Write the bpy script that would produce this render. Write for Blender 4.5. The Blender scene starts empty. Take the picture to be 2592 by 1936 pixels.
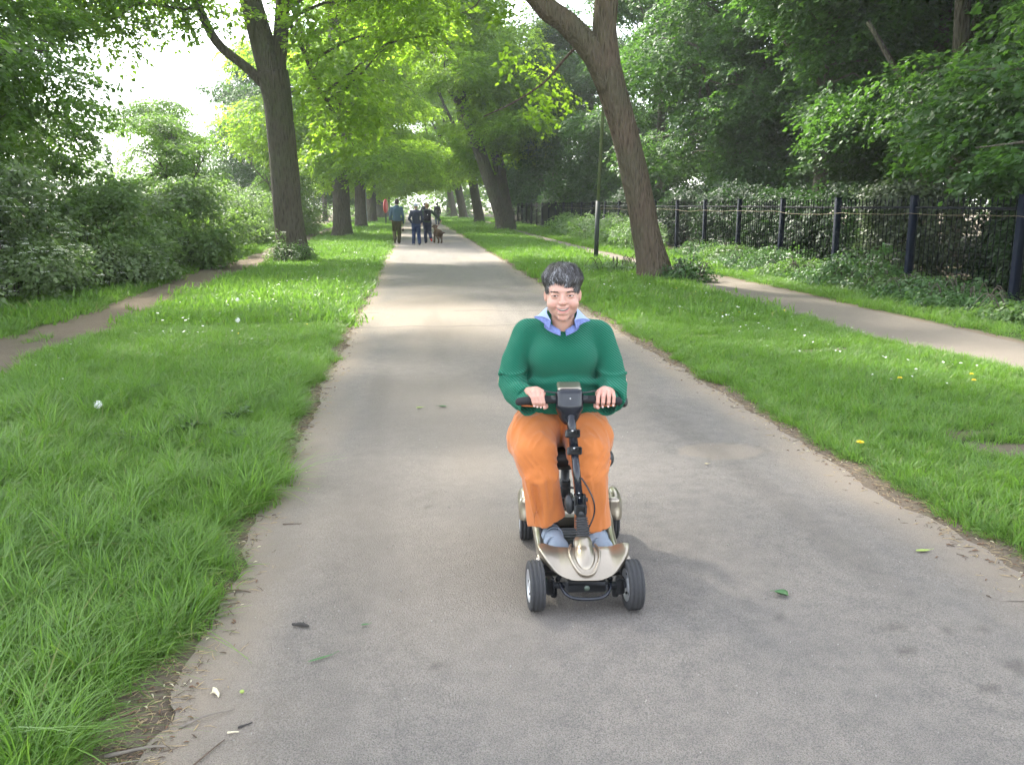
import bpy, math, random
import numpy as np
from mathutils import Vector, Matrix
random.seed(7)
RNG = np.random.default_rng(11)
SC = bpy.context.scene
COL = SC.collection
R_ = math.radians

# ------------------------------------------------------------ camera
CAM_H = 1.65
cam = bpy.data.cameras.new('camera')
cam.sensor_width = 36.0
cam.lens = 868.0 / 1024.0 * 36.0
cam.clip_start = 0.05
cam.clip_end = 2000.0
camo = bpy.data.objects.new('camera', cam)
COL.objects.link(camo)
camo.location = (0, 0, CAM_H)
camo.rotation_euler = (R_(90 - 11.55), 0, R_(-6.469))
SC.camera = camo

# ------------------------------------------------------------ daylight
SUN_AZ, SUN_EL = R_(-36.0), R_(50.0)      # azimuth measured from +Y towards +X
w = bpy.data.worlds.new('World')
SC.world = w
w.use_nodes = True
nt = w.node_tree
nt.nodes.clear()
sky = nt.nodes.new('ShaderNodeTexSky')
sky.sky_type = 'NISHITA'
sky.sun_disc = False
sky.sun_elevation = SUN_EL
sky.sun_rotation = SUN_AZ
sky.air_density = 1.0
sky.dust_density = 1.2
sky.ozone_density = 1.0
bg = nt.nodes.new('ShaderNodeBackground')
bg.inputs['Strength'].default_value = 0.15
wo = nt.nodes.new('ShaderNodeOutputWorld')
hs = nt.nodes.new('ShaderNodeHueSaturation'); hs.inputs['Saturation'].default_value = .38   # milky white summer sky
nt.links.new(sky.outputs[0], hs.inputs['Color'])
nt.links.new(hs.outputs[0], bg.inputs['Color'])
nt.links.new(bg.outputs[0], wo.inputs['Surface'])
sun = bpy.data.lights.new('sun', 'SUN')
sun.energy = 2.4
sun.angle = R_(4.0)
sun.color = (1.0, 0.94, 0.84)
suno = bpy.data.objects.new('sun', sun)
COL.objects.link(suno)
sd = Vector((math.sin(SUN_AZ) * math.cos(SUN_EL), math.cos(SUN_AZ) * math.cos(SUN_EL), math.sin(SUN_EL)))
suno.rotation_euler = (-sd).to_track_quat('-Z', 'Y').to_euler()

vs = SC.view_settings
vs.view_transform = 'Standard'
vs.look = 'None'
vs.gamma = 1.0
vs.use_curve_mapping = False
vs.exposure = 2.65
cy = SC.cycles
cy.max_bounces = 7
cy.diffuse_bounces = 4
cy.glossy_bounces = 3
cy.transmission_bounces = 4
cy.transparent_max_bounces = 6
cy.volume_bounces = 1
cy.use_denoising = True
try:
    cy.denoiser = 'OPENIMAGEDENOISE'
except Exception:
    pass
cy.sample_clamp_indirect = 6.0
cy.use_adaptive_sampling = True
cy.adaptive_threshold = 0.02

# ------------------------------------------------------------ helpers
def tag(o, label=None, cat=None, group=None, kind=None):
    if label: o['label'] = label
    if cat: o['category'] = cat
    if group: o['group'] = group
    if kind: o['kind'] = kind
    return o

def empty(name, loc=(0, 0, 0), rz=0.0, label=None, cat=None, group=None):
    o = bpy.data.objects.new(name, None)
    o.empty_display_size = 0.1
    COL.objects.link(o)
    o.location = loc
    o.rotation_euler = (0, 0, rz)
    return tag(o, label, cat, group)

def mesh_data(name, V, F, mat=None, smooth=False, attrs=None):
    """V (n,3); F: (m,k) array or list of arrays/lists of polygons"""
    me = bpy.data.meshes.new(name)
    V = np.asarray(V, dtype=np.float32)
    if isinstance(F, np.ndarray):
        F = [F]
    arrs = []
    rest = []
    for f in F:
        if isinstance(f, np.ndarray) and f.ndim == 2:
            arrs.append(f.astype(np.int32))
        else:
            rest.append(f)
    loops = [a.reshape(-1) for a in arrs] + [np.array(r, dtype=np.int32) for r in rest]
    tot = [np.full(len(a), a.shape[1], dtype=np.int32) for a in arrs] + [np.array([len(r)], dtype=np.int32) for r in rest]
    loops = np.concatenate(loops); tot = np.concatenate(tot)
    start = np.concatenate([[0], np.cumsum(tot)[:-1]]).astype(np.int32)
    me.vertices.add(len(V)); me.vertices.foreach_set('co', V.reshape(-1))
    me.loops.add(len(loops)); me.loops.foreach_set('vertex_index', loops)
    me.polygons.add(len(tot)); me.polygons.foreach_set('loop_start', start)
    me.polygons.foreach_set('loop_total', tot)
    if smooth:
        me.polygons.foreach_set('use_smooth', np.ones(len(tot), dtype=bool))
    me.update(calc_edges=True)
    if attrs:
        for k, v in attrs.items():
            at = me.attributes.new(k, 'FLOAT', 'POINT')
            at.data.foreach_set('value', np.asarray(v, dtype=np.float32))
    if mat: me.materials.append(mat)
    return me

def mobj(name, V, F, mat=None, parent=None, smooth=False, attrs=None):
    o = bpy.data.objects.new(name, mesh_data(name, V, F, mat, smooth, attrs))
    COL.objects.link(o)
    if parent: o.parent = parent
    return o

class MB:
    """collects shapes that become ONE mesh object"""
    def __init__(s): s.V = []; s.F = []; s.n = 0
    def add(s, V, F):
        V = np.asarray(V, dtype=float)
        s.V.append(V)
        for f in (F if isinstance(F, list) else [F]):
            s.F.append(np.asarray(f) + s.n)
        s.n += len(V); return s
    def box(s, c, d, rot=None, bev=0.0):
        V, F = box_(d, bev)
        if rot is not None: V = V @ np.array(rot).T
        return s.add(V + np.array(c), F)
    def tube(s, pts, rad, n=10, cap=True, ell=None):
        return s.add(*tube_(pts, rad, n, cap))
    def lathe(s, prof, n=24, axis='z', c=(0, 0, 0), rot=None):
        V, F = lathe_(prof, n, axis)
        if rot is not None: V = V @ np.array(rot).T
        return s.add(V + np.array(c), F)
    def build(s, name, mat, parent=None, smooth=True, attrs=None):
        return mobj(name, np.concatenate(s.V), s.F, mat, parent, smooth, attrs)

def box_(d, b=0.0):
    x, y, z = [q / 2 for q in d]
    if b <= 0:
        V = [(-x,-y,-z),(x,-y,-z),(x,y,-z),(-x,y,-z),(-x,-y,z),(x,-y,z),(x,y,z),(-x,y,z)]
        F = np.array([(0,3,2,1),(4,5,6,7),(0,1,5,4),(1,2,6,5),(2,3,7,6),(3,0,4,7)])
        return np.array(V, float), [F]
    b = min(b, x * .99, y * .99, z * .99)
    V = []; idx = {}
    for sx in (-1, 1):
        for sy in (-1, 1):
            for sz in (-1, 1):
                for k in range(3):
                    p = [sx * x, sy * y, sz * z]
                    for j in range(3):
                        if j != k: p[j] -= (sx, sy, sz)[j] * b
                    idx[(sx, sy, sz, k)] = len(V); V.append(p)
    Q = []; T = []
    for s_ in (-1, 1):
        Q += [[idx[(s_,-1,-1,0)], idx[(s_,1,-1,0)], idx[(s_,1,1,0)], idx[(s_,-1,1,0)]][::s_],
              [idx[(-1,s_,-1,1)], idx[(1,s_,-1,1)], idx[(1,s_,1,1)], idx[(-1,s_,1,1)]][::-s_],
              [idx[(-1,-1,s_,2)], idx[(1,-1,s_,2)], idx[(1,1,s_,2)], idx[(-1,1,s_,2)]][::s_]]
    for a in (-1, 1):
        for c in (-1, 1):
            q = [idx[(a,c,-1,0)], idx[(a,c,-1,1)], idx[(a,c,1,1)], idx[(a,c,1,0)]]; Q.append(q[::-a*c] if a*c<0 else q[::-1][::-1])
            q = [idx[(-1,a,c,1)], idx[(-1,a,c,2)], idx[(1,a,c,2)], idx[(1,a,c,1)]]; Q.append(q)
            q = [idx[(a,-1,c,0)], idx[(a,-1,c,2)], idx[(a,1,c,2)], idx[(a,1,c,0)]]; Q.append(q)
    for sx in (-1, 1):
        for sy in (-1, 1):
            for sz in (-1, 1):
                T.append([idx[(sx,sy,sz,k)] for k in (range(3) if sx*sy*sz > 0 else (0,2,1))])
    return np.array(V, float), [np.array(Q), np.array(T)]

def frames(P):
    P = np.asarray(P, float)
    T = np.gradient(P, axis=0); T /= np.linalg.norm(T, axis=1)[:, None] + 1e-12
    a = np.array([0, 0, 1.0]) if abs(T[0][2]) < 0.9 else np.array([1.0, 0, 0])
    N = []; n = a - T[0] * (a @ T[0]); n /= np.linalg.norm(n)
    for t in T:
        n = n - t * (n @ t); n /= np.linalg.norm(n) + 1e-12; N.append(n.copy())
    N = np.array(N); B = np.cross(T, N)
    return T, N, B

def tube_(pts, rad, n=10, cap=True):
    P = np.asarray(pts, float); m = len(P)
    rad = np.broadcast_to(np.asarray(rad, float), (m,)) if np.ndim(rad) < 2 else np.asarray(rad)
    T, N, B = frames(P)
    an = np.linspace(0, 2 * np.pi, n, endpoint=False)
    if rad.ndim == 1: rN = rB = rad
    else: rN, rB = rad[:, 0], rad[:, 1]
    V = P[:, None] + N[:, None] * (np.cos(an)[None, :, None] * rN[:, None, None]) + B[:, None] * (np.sin(an)[None, :, None] * rB[:, None, None])
    V = V.reshape(-1, 3)
    i = np.arange(m - 1)[:, None] * n; j = np.arange(n)[None]; k = (j + 1) % n
    F = np.stack([i + j, i + k, i + n + k, i + n + j], -1).reshape(-1, 4)
    Fs = [F]
    if cap:
        V = np.concatenate([V, P[:1], P[-1:]])
        a, b = m * n, m * n + 1
        jj = np.arange(n); kk = (jj + 1) % n
        Fs.append(np.stack([kk, jj, np.full(n, a)], -1))
        Fs.append(np.stack([(m-1)*n + jj, (m-1)*n + kk, np.full(n, b)], -1))
    return V, Fs

def lathe_(prof, n=24, axis='z'):
    prof = np.asarray(prof, float); m = len(prof)
    an = np.linspace(0, 2 * np.pi, n, endpoint=False)
    r, h = prof[:, 0], prof[:, 1]
    X = r[:, None] * np.cos(an); Y = r[:, None] * np.sin(an); Z = np.repeat(h[:, None], n, 1)
    V = np.stack([X, Y, Z], -1).reshape(-1, 3)
    if axis == 'x': V = V[:, [2, 0, 1]]
    if axis == 'y': V = V[:, [1, 2, 0]]
    i = np.arange(m - 1)[:, None] * n; j = np.arange(n)[None]; k = (j + 1) % n
    return V, [np.stack([i + j, i + k, i + n + k, i + n + j], -1).reshape(-1, 4)]

def smooth_path(pts, k=6):
    """Catmull-Rom through points (any dimension)"""
    P = np.asarray(pts, float); P = np.concatenate([2*P[:1]-P[1:2], P, 2*P[-1:]-P[-2:-1]])
    out = []
    for i in range(1, len(P) - 2):
        for t in np.linspace(0, 1, k, endpoint=False):
            out.append(0.5 * ((2*P[i]) + (-P[i-1]+P[i+1])*t + (2*P[i-1]-5*P[i]+4*P[i+1]-P[i+2])*t*t + (-P[i-1]+3*P[i]-3*P[i+1]+P[i+2])*t**3))
    out.append(P[-2]); return np.array(out)

# value noise
def _h(ix, iy, iz, s):
    n = (ix.astype(np.int64) * 374761393 + iy.astype(np.int64) * 668265263 + iz.astype(np.int64) * 1274126177 + s * 974634777) & 0xffffffff
    n = ((n ^ (n >> 13)) * 1274126177) & 0xffffffff
    n = ((n ^ (n >> 16)) * 2246822519) & 0xffffffff
    return ((n ^ (n >> 15)) & 0xffffff) / float(0xffffff)

def noise3(x, y, z=0.0, s=0):
    x = np.asarray(x, float); y = np.asarray(y, float); z = np.asarray(z, float) + 0 * x
    ix, iy, iz = np.floor(x), np.floor(y), np.floor(z)
    fx, fy, fz = x - ix, y - iy, z - iz
    fx = fx*fx*(3-2*fx); fy = fy*fy*(3-2*fy); fz = fz*fz*(3-2*fz)
    r = 0
    for dx in (0, 1):
        for dy in (0, 1):
            for dz in (0, 1):
                r = r + _h(ix+dx, iy+dy, iz+dz, s) * (fx if dx else 1-fx) * (fy if dy else 1-fy) * (fz if dz else 1-fz)
    return r * 2 - 1

def fbm(x, y, z=0.0, s=0, o=4):
    r = 0; a = 1.0; t = 0
    for k in range(o):
        r = r + a * noise3(np.asarray(x) * 2**k, np.asarray(y) * 2**k, np.asarray(z) * 2**k, s + k); t += a; a *= 0.5
    return r / t

def sstep(a, b, x):
    t = np.clip((x - a) / (b - a), 0, 1); return t*t*(3-2*t)

# ---- node material helpers
class N:
    def __init__(s, name):
        s.m = bpy.data.materials.new(name); s.m.use_nodes = True
        s.t = s.m.node_tree; s.t.nodes.clear()
        s.out = s.t.nodes.new('ShaderNodeOutputMaterial')
    def n(s, typ, **kw):
        nd = s.t.nodes.new(typ)
        for k, v in kw.items():
            if k.startswith('i_'):
                key = k[2:].replace('_', ' ')
                key = int(key) if key.isdigit() else key
                s.put(nd.inputs[key], v)
            else: setattr(nd, k, v)
        return nd
    def put(s, sock, v):
        if hasattr(v, 'is_output') or isinstance(v, bpy.types.NodeSocket): s.t.links.new(v, sock)
        else:
            if isinstance(v, (tuple, list)) and len(v) == 3 and sock.type == 'RGBA': v = (*v, 1)
            sock.default_value = v
    def coord(s, which='Object'): return s.n('ShaderNodeTexCoord').outputs[which]
    def mapping(s, v, scale=(1,1,1), rot=(0,0,0)):
        return s.n('ShaderNodeMapping', i_Vector=v, i_Scale=scale, i_Rotation=rot).outputs[0]
    def noise(s, v, scale, detail=4, rough=0.55, dist=0.0):
        return s.n('ShaderNodeTexNoise', i_Vector=v, i_Scale=scale, i_Detail=detail, i_Roughness=rough, i_Distortion=dist).outputs['Fac']
    def vor(s, v, scale, feature='F1', out='Distance'):
        return s.n('ShaderNodeTexVoronoi', feature=feature, i_Vector=v, i_Scale=scale).outputs[out]
    def ramp(s, f, stops):
        nd = s.n('ShaderNodeValToRGB', i_Fac=f); cr = nd.color_ramp
        while len(cr.elements) < len(stops): cr.elements.new(0.5)
        for e, (p, c) in zip(cr.elements, stops):
            e.position = p; e.color = (*c, 1) if isinstance(c, (tuple, list)) else (c, c, c, 1)
        return nd.outputs[0]
    def mix(s, f, a, b, mode='MIX'):
        nd = s.n('ShaderNodeMix', data_type='RGBA', blend_type=mode)
        s.put(nd.inputs[0], f); s.put(nd.inputs[6], a); s.put(nd.inputs[7], b)
        return nd.outputs[2]
    def math(s, op, a, b=0.0, c=0.0):
        nd = s.n('ShaderNodeMath', operation=op)
        s.put(nd.inputs[0], a); s.put(nd.inputs[1], b); s.put(nd.inputs[2], c)
        return nd.outputs[0]
    def attr(s, name): return s.n('ShaderNodeAttribute', attribute_name=name).outputs['Fac']
    def bump(s, h, strength=0.5, dist=0.01, normal=None):
        nd = s.n('ShaderNodeBump', i_Height=h, i_Strength=strength, i_Distance=dist)
        if normal is not None: s.put(nd.inputs['Normal'], normal)
        return nd.outputs[0]
    def pbr(s, col, rough=0.6, metal=0.0, normal=None, spec=0.5, **kw):
        b = s.n('ShaderNodeBsdfPrincipled')
        s.put(b.inputs['Base Color'], col); s.put(b.inputs['Roughness'], rough); s.put(b.inputs['Metallic'], metal)
        s.put(b.inputs['Specular IOR Level'], spec)
        if normal is not None: s.put(b.inputs['Normal'], normal)
        for k, v in kw.items(): s.put(b.inputs[k.replace('_', ' ')], v)
        s.t.links.new(b.outputs[0], s.out.inputs['Surface'])
        return s.m

def simple(name, col, rough=0.5, metal=0.0, var=0.12, scale=40, bump=0.15, spec=0.5, **kw):
    n = N(name); c = n.coord()
    f = n.noise(c, scale)
    k = n.mix(f, tuple(q * (1 - var) for q in col), tuple(min(1, q * (1 + var)) for q in col))
    return n.pbr(k, n.math('MULTIPLY_ADD', f, 0.2, rough - 0.1), metal, n.bump(n.noise(c, scale * 4), bump, 0.002), spec, **kw)

# points along the layout lines (metres): x = right, y = along the path
PATH_L, PATH_R = -0.84, 2.71
def interp(y, tab):
    t = np.array(tab); return np.interp(y, t[:, 0], t[:, 1])
# ============================================================ soft-solid modelling (distance fields -> surface nets)
def surface_nets(val, org, h):
    nx, ny, nz = val.shape
    ins = val < 0
    c = [(0,0,0),(1,0,0),(0,1,0),(1,1,0),(0,0,1),(1,0,1),(0,1,1),(1,1,1)]
    cnt = np.zeros((nx-1, ny-1, nz-1), np.int8)
    for a in c: cnt += ins[a[0]:nx-1+a[0], a[1]:ny-1+a[1], a[2]:nz-1+a[2]]
    act = (cnt > 0) & (cnt < 8)
    I = np.argwhere(act); m = len(I)
    idx = np.full(act.shape, -1, np.int64); idx[act] = np.arange(m)
    acc = np.zeros((m, 3)); num = np.zeros(m)
    cv = [val[I[:,0]+a[0], I[:,1]+a[1], I[:,2]+a[2]] for a in c]
    for p in range(8):
        for q in range(p + 1, 8):
            d = [c[q][k] - c[p][k] for k in range(3)]
            if sum(abs(t) for t in d) != 1: continue
            a, b = cv[p], cv[q]; s = (a < 0) != (b < 0)
            t = np.where(s, a / np.where(s, a - b, 1), 0)
            for k in range(3): acc[:, k] += s * (c[p][k] + t * d[k])
            num += s
    V = (I + acc / num[:, None]) * h + org
    F = []
    for ax in range(3):
        u, v = [k for k in range(3) if k != ax]
        sh = [slice(1, -1)] * 3; sh[ax] = slice(0, -1)
        s0 = ins[tuple(sh)]; sh2 = list(sh); sh2[ax] = slice(1, None); s1 = ins[tuple(sh2)]
        E = np.argwhere(s0 != s1); flip = s0[s0 != s1]
        off = np.array([1, 1, 1]); off[ax] = 0; E = E + off
        def cell(du, dv):
            q = E.copy(); q[:, u] += du; q[:, v] += dv
            return idx[q[:, 0], q[:, 1], q[:, 2]]
        Q = np.stack([cell(-1, -1), cell(0, -1), cell(0, 0), cell(-1, 0)], -1)
        if ax == 1: flip = ~flip
        Q[~flip] = Q[~flip][:, ::-1]
        F.append(Q)
    F = np.concatenate(F); return V, F[(F >= 0).all(1)]

class Sdf:
    def __init__(s, lo, hi, h):
        s.h = h; s.lo = np.array(lo, float)
        n_ = np.ceil((np.array(hi) - s.lo) / h).astype(int) + 1
        g = np.meshgrid(*[s.lo[k] + h * np.arange(n_[k]) for k in range(3)], indexing='ij')
        s.X, s.Y, s.Z = [q.astype(np.float32) for q in g]
        s.v = np.full(s.X.shape, 9.0, np.float32)
    # primitives
    def ell(s, c, r, rot=None):
        x, y, z = s.X - c[0], s.Y - c[1], s.Z - c[2]
        if rot is not None:
            Rm = np.array(rot).T
            x, y, z = [Rm[k][0]*x + Rm[k][1]*y + Rm[k][2]*z for k in range(3)]
        k0 = np.sqrt((x/r[0])**2 + (y/r[1])**2 + (z/r[2])**2); k1 = np.sqrt((x/r[0]**2)**2 + (y/r[1]**2)**2 + (z/r[2]**2)**2)
        return k0 * (k0 - 1) / (k1 + 1e-9)
    def cap(s, a, b, r1, r2=None, flat=None):
        r2 = r1 if r2 is None else r2
        a = np.array(a, float); b = np.array(b, float); d = b - a; L = d @ d + 1e-12
        x, y, z = s.X - a[0], s.Y - a[1], s.Z - a[2]
        t = np.clip((x*d[0] + y*d[1] + z*d[2]) / L, 0, 1)
        return np.sqrt((x-t*d[0])**2 + (y-t*d[1])**2 + (z-t*d[2])**2) - (r1 + (r2 - r1) * t)
    def poly(s, pts, r):
        r = np.broadcast_to(r, (len(pts),)); out = None
        for k in range(len(pts) - 1):
            d = s.cap(pts[k], pts[k+1], r[k], r[k+1]); out = d if out is None else np.minimum(out, d)
        return out
    def box(s, c, d, r=0.0, rot=None):
        x, y, z = s.X - c[0], s.Y - c[1], s.Z - c[2]
        if rot is not None:
            Rm = np.array(rot).T
            x, y, z = [Rm[k][0]*x + Rm[k][1]*y + Rm[k][2]*z for k in range(3)]
        q = [np.abs(w) - (d[k]/2 - r) for k, w in enumerate((x, y, z))]
        return np.sqrt(sum(np.maximum(w, 0)**2 for w in q)) + np.minimum(np.maximum(np.maximum(q[0], q[1]), q[2]), 0) - r
    # operators
    def add(s, d, k=0.0):
        if k <= 0: s.v = np.minimum(s.v, d)
        else:
            hh = np.clip(.5 + .5 * (s.v - d) / k, 0, 1); s.v = s.v * (1 - hh) + d * hh - k * hh * (1 - hh)
        return s
    def sub(s, d, k=0.0):
        d = -d
        if k <= 0: s.v = np.maximum(s.v, d)
        else:
            hh = np.clip(.5 - .5 * (s.v - d) / k, 0, 1); s.v = s.v * (1 - hh) + d * hh + k * hh * (1 - hh)
        return s
    def mesh(s):
        s.v[0] = s.v[-1] = 1; s.v[:, 0] = s.v[:, -1] = 1; s.v[:, :, 0] = s.v[:, :, -1] = 1
        return surface_nets(s.v.astype(float), s.lo, s.h)

def relax(V, F, it=1, lam=.5):
    for _ in range(it):
        S = np.zeros_like(V); n_ = np.zeros(len(V))
        k = F.shape[1]
        for j in range(k):
            a = F[:, j]
            for b in (F[:, (j+1) % k], F[:, (j-1) % k]):
                np.add.at(S, a, V[b]); np.add.at(n_, a, 1)
        V = V * (1 - lam) + lam * S / np.maximum(n_, 1)[:, None]
    return V

def rotz(a):
    c, s = math.cos(a), math.sin(a); return np.array([[c,-s,0],[s,c,0],[0,0,1.0]])
def rotx(a):
    c, s = math.cos(a), math.sin(a); return np.array([[1,0,0],[0,c,-s],[0,s,c]])
def roty(a):
    c, s = math.cos(a), math.sin(a); return np.array([[c,0,s],[0,1,0],[-s,0,c]])
# ============================================================ ground, path, tracks
FP_N = [(-5, 6.6), (5, 6.35), (7.8, 5.99), (10.7, 5.62), (15, 5.6), (19.3, 5.9), (30, 6.0), (55, 6.0), (90, 6.6), (160, 7)]
FP_F = [(-5, 7.9), (5, 7.4), (9.5, 7.24), (12.6, 7.22), (17.2, 7.2), (22.2, 6.95), (30, 6.75), (38, 6.75), (55, 6.9), (90, 7.6), (160, 8)]
TR_N = [(-5, -3.3), (5, -3.9), (9.4, -4.25), (10.9, -4.35), (11.5, -4.1), (13.6, -4.32), (19.2, -4.32), (22.8, -4.2), (29.7, -4.5), (46, -4.9), (90, -5.4)]
TR_F = [(-5, -4.0), (5, -4.5), (10, -4.62), (11.5, -4.95), (13.6, -4.85), (17.5, -5.02), (22.5, -5.3), (29.7, -5.1), (46, -5.6), (90, -6.2)]
BARE = [(3.75, 5.25, .32, .2), (3.95, 4.75, .25, .3), (3.5, 5.6, .2, .08), (3.95, 5.7, .3, .1), (4.3, 5.1, .3, .3), (4.6, 19.2, .5, .4), (3.7, 15.2, .35, .2), (3.6, 10.5, .4, .12), (4.6, 9.3, .45, .14), (-3.2, 8.5, .3, .15), (-1.75, 22.5, .7, .3)]

def edge_wob(y, s):
    return 0.055 * fbm(y * 1.3, y * 0 + s, 0, 3, 4) + 0.05 * fbm(y * 6, y * 0 + s, 0, 5, 3)

def soilmask(x, y):
    """1 = bare soil / litter, 0 = turf"""
    x = np.asarray(x, float); y = np.asarray(y, float)
    nz = fbm(x * 2.2, y * 1.6, 0, 21, 4)
    nf = fbm(x * 7, y * 7, 0, 25, 3)
    # verge strip along the tarmac
    dl = (PATH_L - x) - (0.10 + 0.13 * nz + 0.07 * nf + 0.10 * (y < 3.4) * sstep(3.4, 2.6, y)
         + 0.05 * np.exp(-((y-4.2)/.3)**2) - 0.16 * np.exp(-((y-5.0)/.35)**2))
    dr = (x - PATH_R) - (0.17 + 0.12 * nz + 0.06 * nf)
    m = np.maximum(sstep(0.06, -0.05, dl), sstep(0.06, -0.05, dr) * (x > 1)) * 1.0
    m = np.where(x < 1, sstep(0.06, -0.05, dl), sstep(0.06, -0.05, dr))
    # right footpath and left trodden track
    def band(a, b, wob):
        c = (a + b) / 2; h = (b - a) / 2
        return sstep(0.08, -0.08, np.abs(x - c) - h - wob)
    m = np.maximum(m, band(interp(y, FP_N), interp(y, FP_F) + 0.12, 0.10 * nz))
    t = band(interp(y, TR_F), interp(y, TR_N), 0.20 * nz + 0.10 * nf + 0.20 + .04 * sstep(12, 9, y))
    t = t * (1 - 0.10 * sstep(0.3, 0.6, fbm(x * 1.4, y * 1.1, 0, 31, 3)) * (y < 14))
    m = np.maximum(m, t)
    for (bx, by, rx, ry) in BARE:
        d = ((x - bx) / rx)**2 + ((y - by) / ry)**2
        m = np.maximum(m, sstep(0.3, -0.4, d - 1 - nz * 2.2 - nf) * 0.9)
    # under the bushes and behind the fence nothing is mown
    m = np.maximum(m, sstep(9.0, 9.5, x + 0.3 * nz) * 0.85)
    m = np.maximum(m, sstep(-6.2, -6.8, x + 0.3 * nz) * 0.8)
    return m

def ground_z(x, y):
    x = np.asarray(x, float); y = np.asarray(y, float)
    h = 0.022 + 0.022 * fbm(x * 1.1, y * 1.1, 0, 41, 3) + 0.004 * fbm(x * 9, y * 9, 0, 45, 2)
    off = np.maximum(PATH_L - x, x - PATH_R)
    h = h * sstep(0.02, 0.5, off) - 0.028 * sstep(0.02, -0.06, off)
    bank = 0.30 * sstep(1.0, 3.0, x - 7.4) * sstep(0, 4, y + 2)
    c = (interp(y, FP_N) + interp(y, FP_F)) / 2
    dip = sstep(0.85, 0.45, np.abs(x - c))
    h = h * (1 - dip) + dip * (0.006 + 0.004 * fbm(x * 3, y * 3, 0, 47, 3)) + bank * 0.35
    return h

gx = np.concatenate([-np.geomspace(400, 8.5, 34), np.arange(-8, 10.01, 0.075), np.geomspace(10.5, 400, 34)])
gy = np.concatenate([[-300, -120, -60, -30, -15, -8, -4, -1, 0.5, 1.2], np.arange(1.8, 13, 0.07), np.arange(13, 40, 0.16), np.geomspace(40.3, 900, 90)])
X, Y = np.meshgrid(gx, gy)
Z = ground_z(X, Y)
soil = soilmask(X, Y)
nx, ny = len(gx), len(gy)
i = (np.arange(ny - 1)[:, None] * nx + np.arange(nx - 1)[None]).reshape(-1)
gF = np.stack([i, i + 1, i + nx + 1, i + nx], -1)
keep = ~((X[:-1, :-1] > PATH_L + 0.15) & (X[1:, 1:] < PATH_R - 0.15)).reshape(-1) | True

n = N('turf_and_soil'); c = n.coord()
s_ = n.attr('soil')
f1 = n.noise(c, 3.0, 5); f2 = n.noise(c, 30.0, 5); f3 = n.noise(c, 160.0, 3)
soilc = n.mix(f1, (0.150, 0.120, 0.090), (0.235, 0.195, 0.150))
soilc = n.mix(n.math('MULTIPLY', f2, 0.6), soilc, (0.085, 0.058, 0.038))
soilc = n.mix(n.ramp(f3, [(0.62, 0.0), (0.72, 0.7)]), soilc, (0.30, 0.22, 0.14))
turf = n.mix(f2, (0.030, 0.060, 0.014), (0.055, 0.095, 0.022))
turf = n.mix(n.ramp(f3, [(0.5, 0.0), (0.75, 0.5)]), turf, (0.10, 0.085, 0.035))
m_ground = n.pbr(n.mix(s_, turf, soilc), 0.95, 0, n.bump(n.math('ADD', f2, n.math('MULTIPLY', f3, 0.5)), 0.9, 0.02), 0.15)
g = mobj('ground', np.stack([X, Y, Z], -1).reshape(-1, 3), gF, m_ground, smooth=True, attrs={'soil': soil.reshape(-1)})
tag(g, kind='structure')

# ---- tarmac path
px_ = np.linspace(0, 1, 92)
py_ = np.concatenate([[-60, -20, -6, -2, 0.5, 1.4], np.arange(1.9, 16, 0.045), np.arange(16, 45, 0.2), np.geomspace(45.3, 420, 60)])
U, Y = np.meshgrid(px_, py_)
L = PATH_L + edge_wob(py_, 1)[:, None]; R = PATH_R + edge_wob(py_, 9)[:, None]
X = L + (R - L) * U
Z = 0.004 + 0.012 * np.sin(np.pi * U) + 0.0018 * fbm(X * 2, Y * 2, 0, 51, 3)
stain = np.zeros_like(X)
DARK = [(1.85,2.97,.035,.02),(2.05,2.93,.025,.014),(2.2,2.95,.03,.016),(1.82,2.78,.05,.022),(2.15,2.66,.045,.02),(2.45,2.78,.035,.02),(2.62,2.70,.03,.02),
        (2.28,2.58,.05,.02),(2.42,2.52,.06,.022),(2.60,2.55,.05,.02),(2.31,2.45,.03,.02),(2.38,2.36,.05,.03),(2.55,2.33,.055,.03),(2.68,2.28,.05,.02),
        (2.1,2.46,.03,.015),(2.35,2.2,.05,.02),(0.06,2.9,.028,.014),(1.45,3.1,.03,.015),(0.05,4.6,.03,.02),(1.95,2.52,.03,.015),(2.5,2.95,.04,.02)]
jn = fbm(X * 22, Y * 22, 0, 61, 2)
for (a, b, rx, ry) in DARK:
    d = ((X - a) / (rx * 1.05))**2 + ((Y - b) / (ry * 1.7))**2 + jn * 1.6
    stain = np.maximum(stain, sstep(1.25, 0.5, d) * (0.45 if rx < .1 else 0.15))
d = np.minimum(X - L, R - X)
dust = sstep(0.5, 0.0, d + 0.14 * fbm(X * 3, Y * 1.5, 0, 63, 4)) * 0.85
dust = np.maximum(dust, sstep(0.0, 0.45, fbm(X * 0.6, Y * 0.22, 0, 65, 3)) * 0.6)
dust = np.maximum(dust, .75 * np.exp(-((X - .1 - .25 * fbm(Y * .3, Y * 0, 0, 68, 2)) / .55)**2 - ((Y - 13) / 5.0)**2) * (.7 + .5 * fbm(X * 4, Y * 1.1, 0, 66, 3)))
wear = fbm(X * 3.0, Y * 0.25, 0, 67, 3)
stain = np.maximum(stain, sstep(.1, .6, wear) * .16)
pd = ((X - 2.06) / .3)**2 + ((Y - 5.5) / .2)**2
dust = np.maximum(dust, sstep(1.15, 0.85, pd + 0.2 * jn) * 0.5)
stain = np.maximum(stain, sstep(0.25, 0.0, np.abs(pd - 1.05)) * 0.25 * (X > 1.95))
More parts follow.
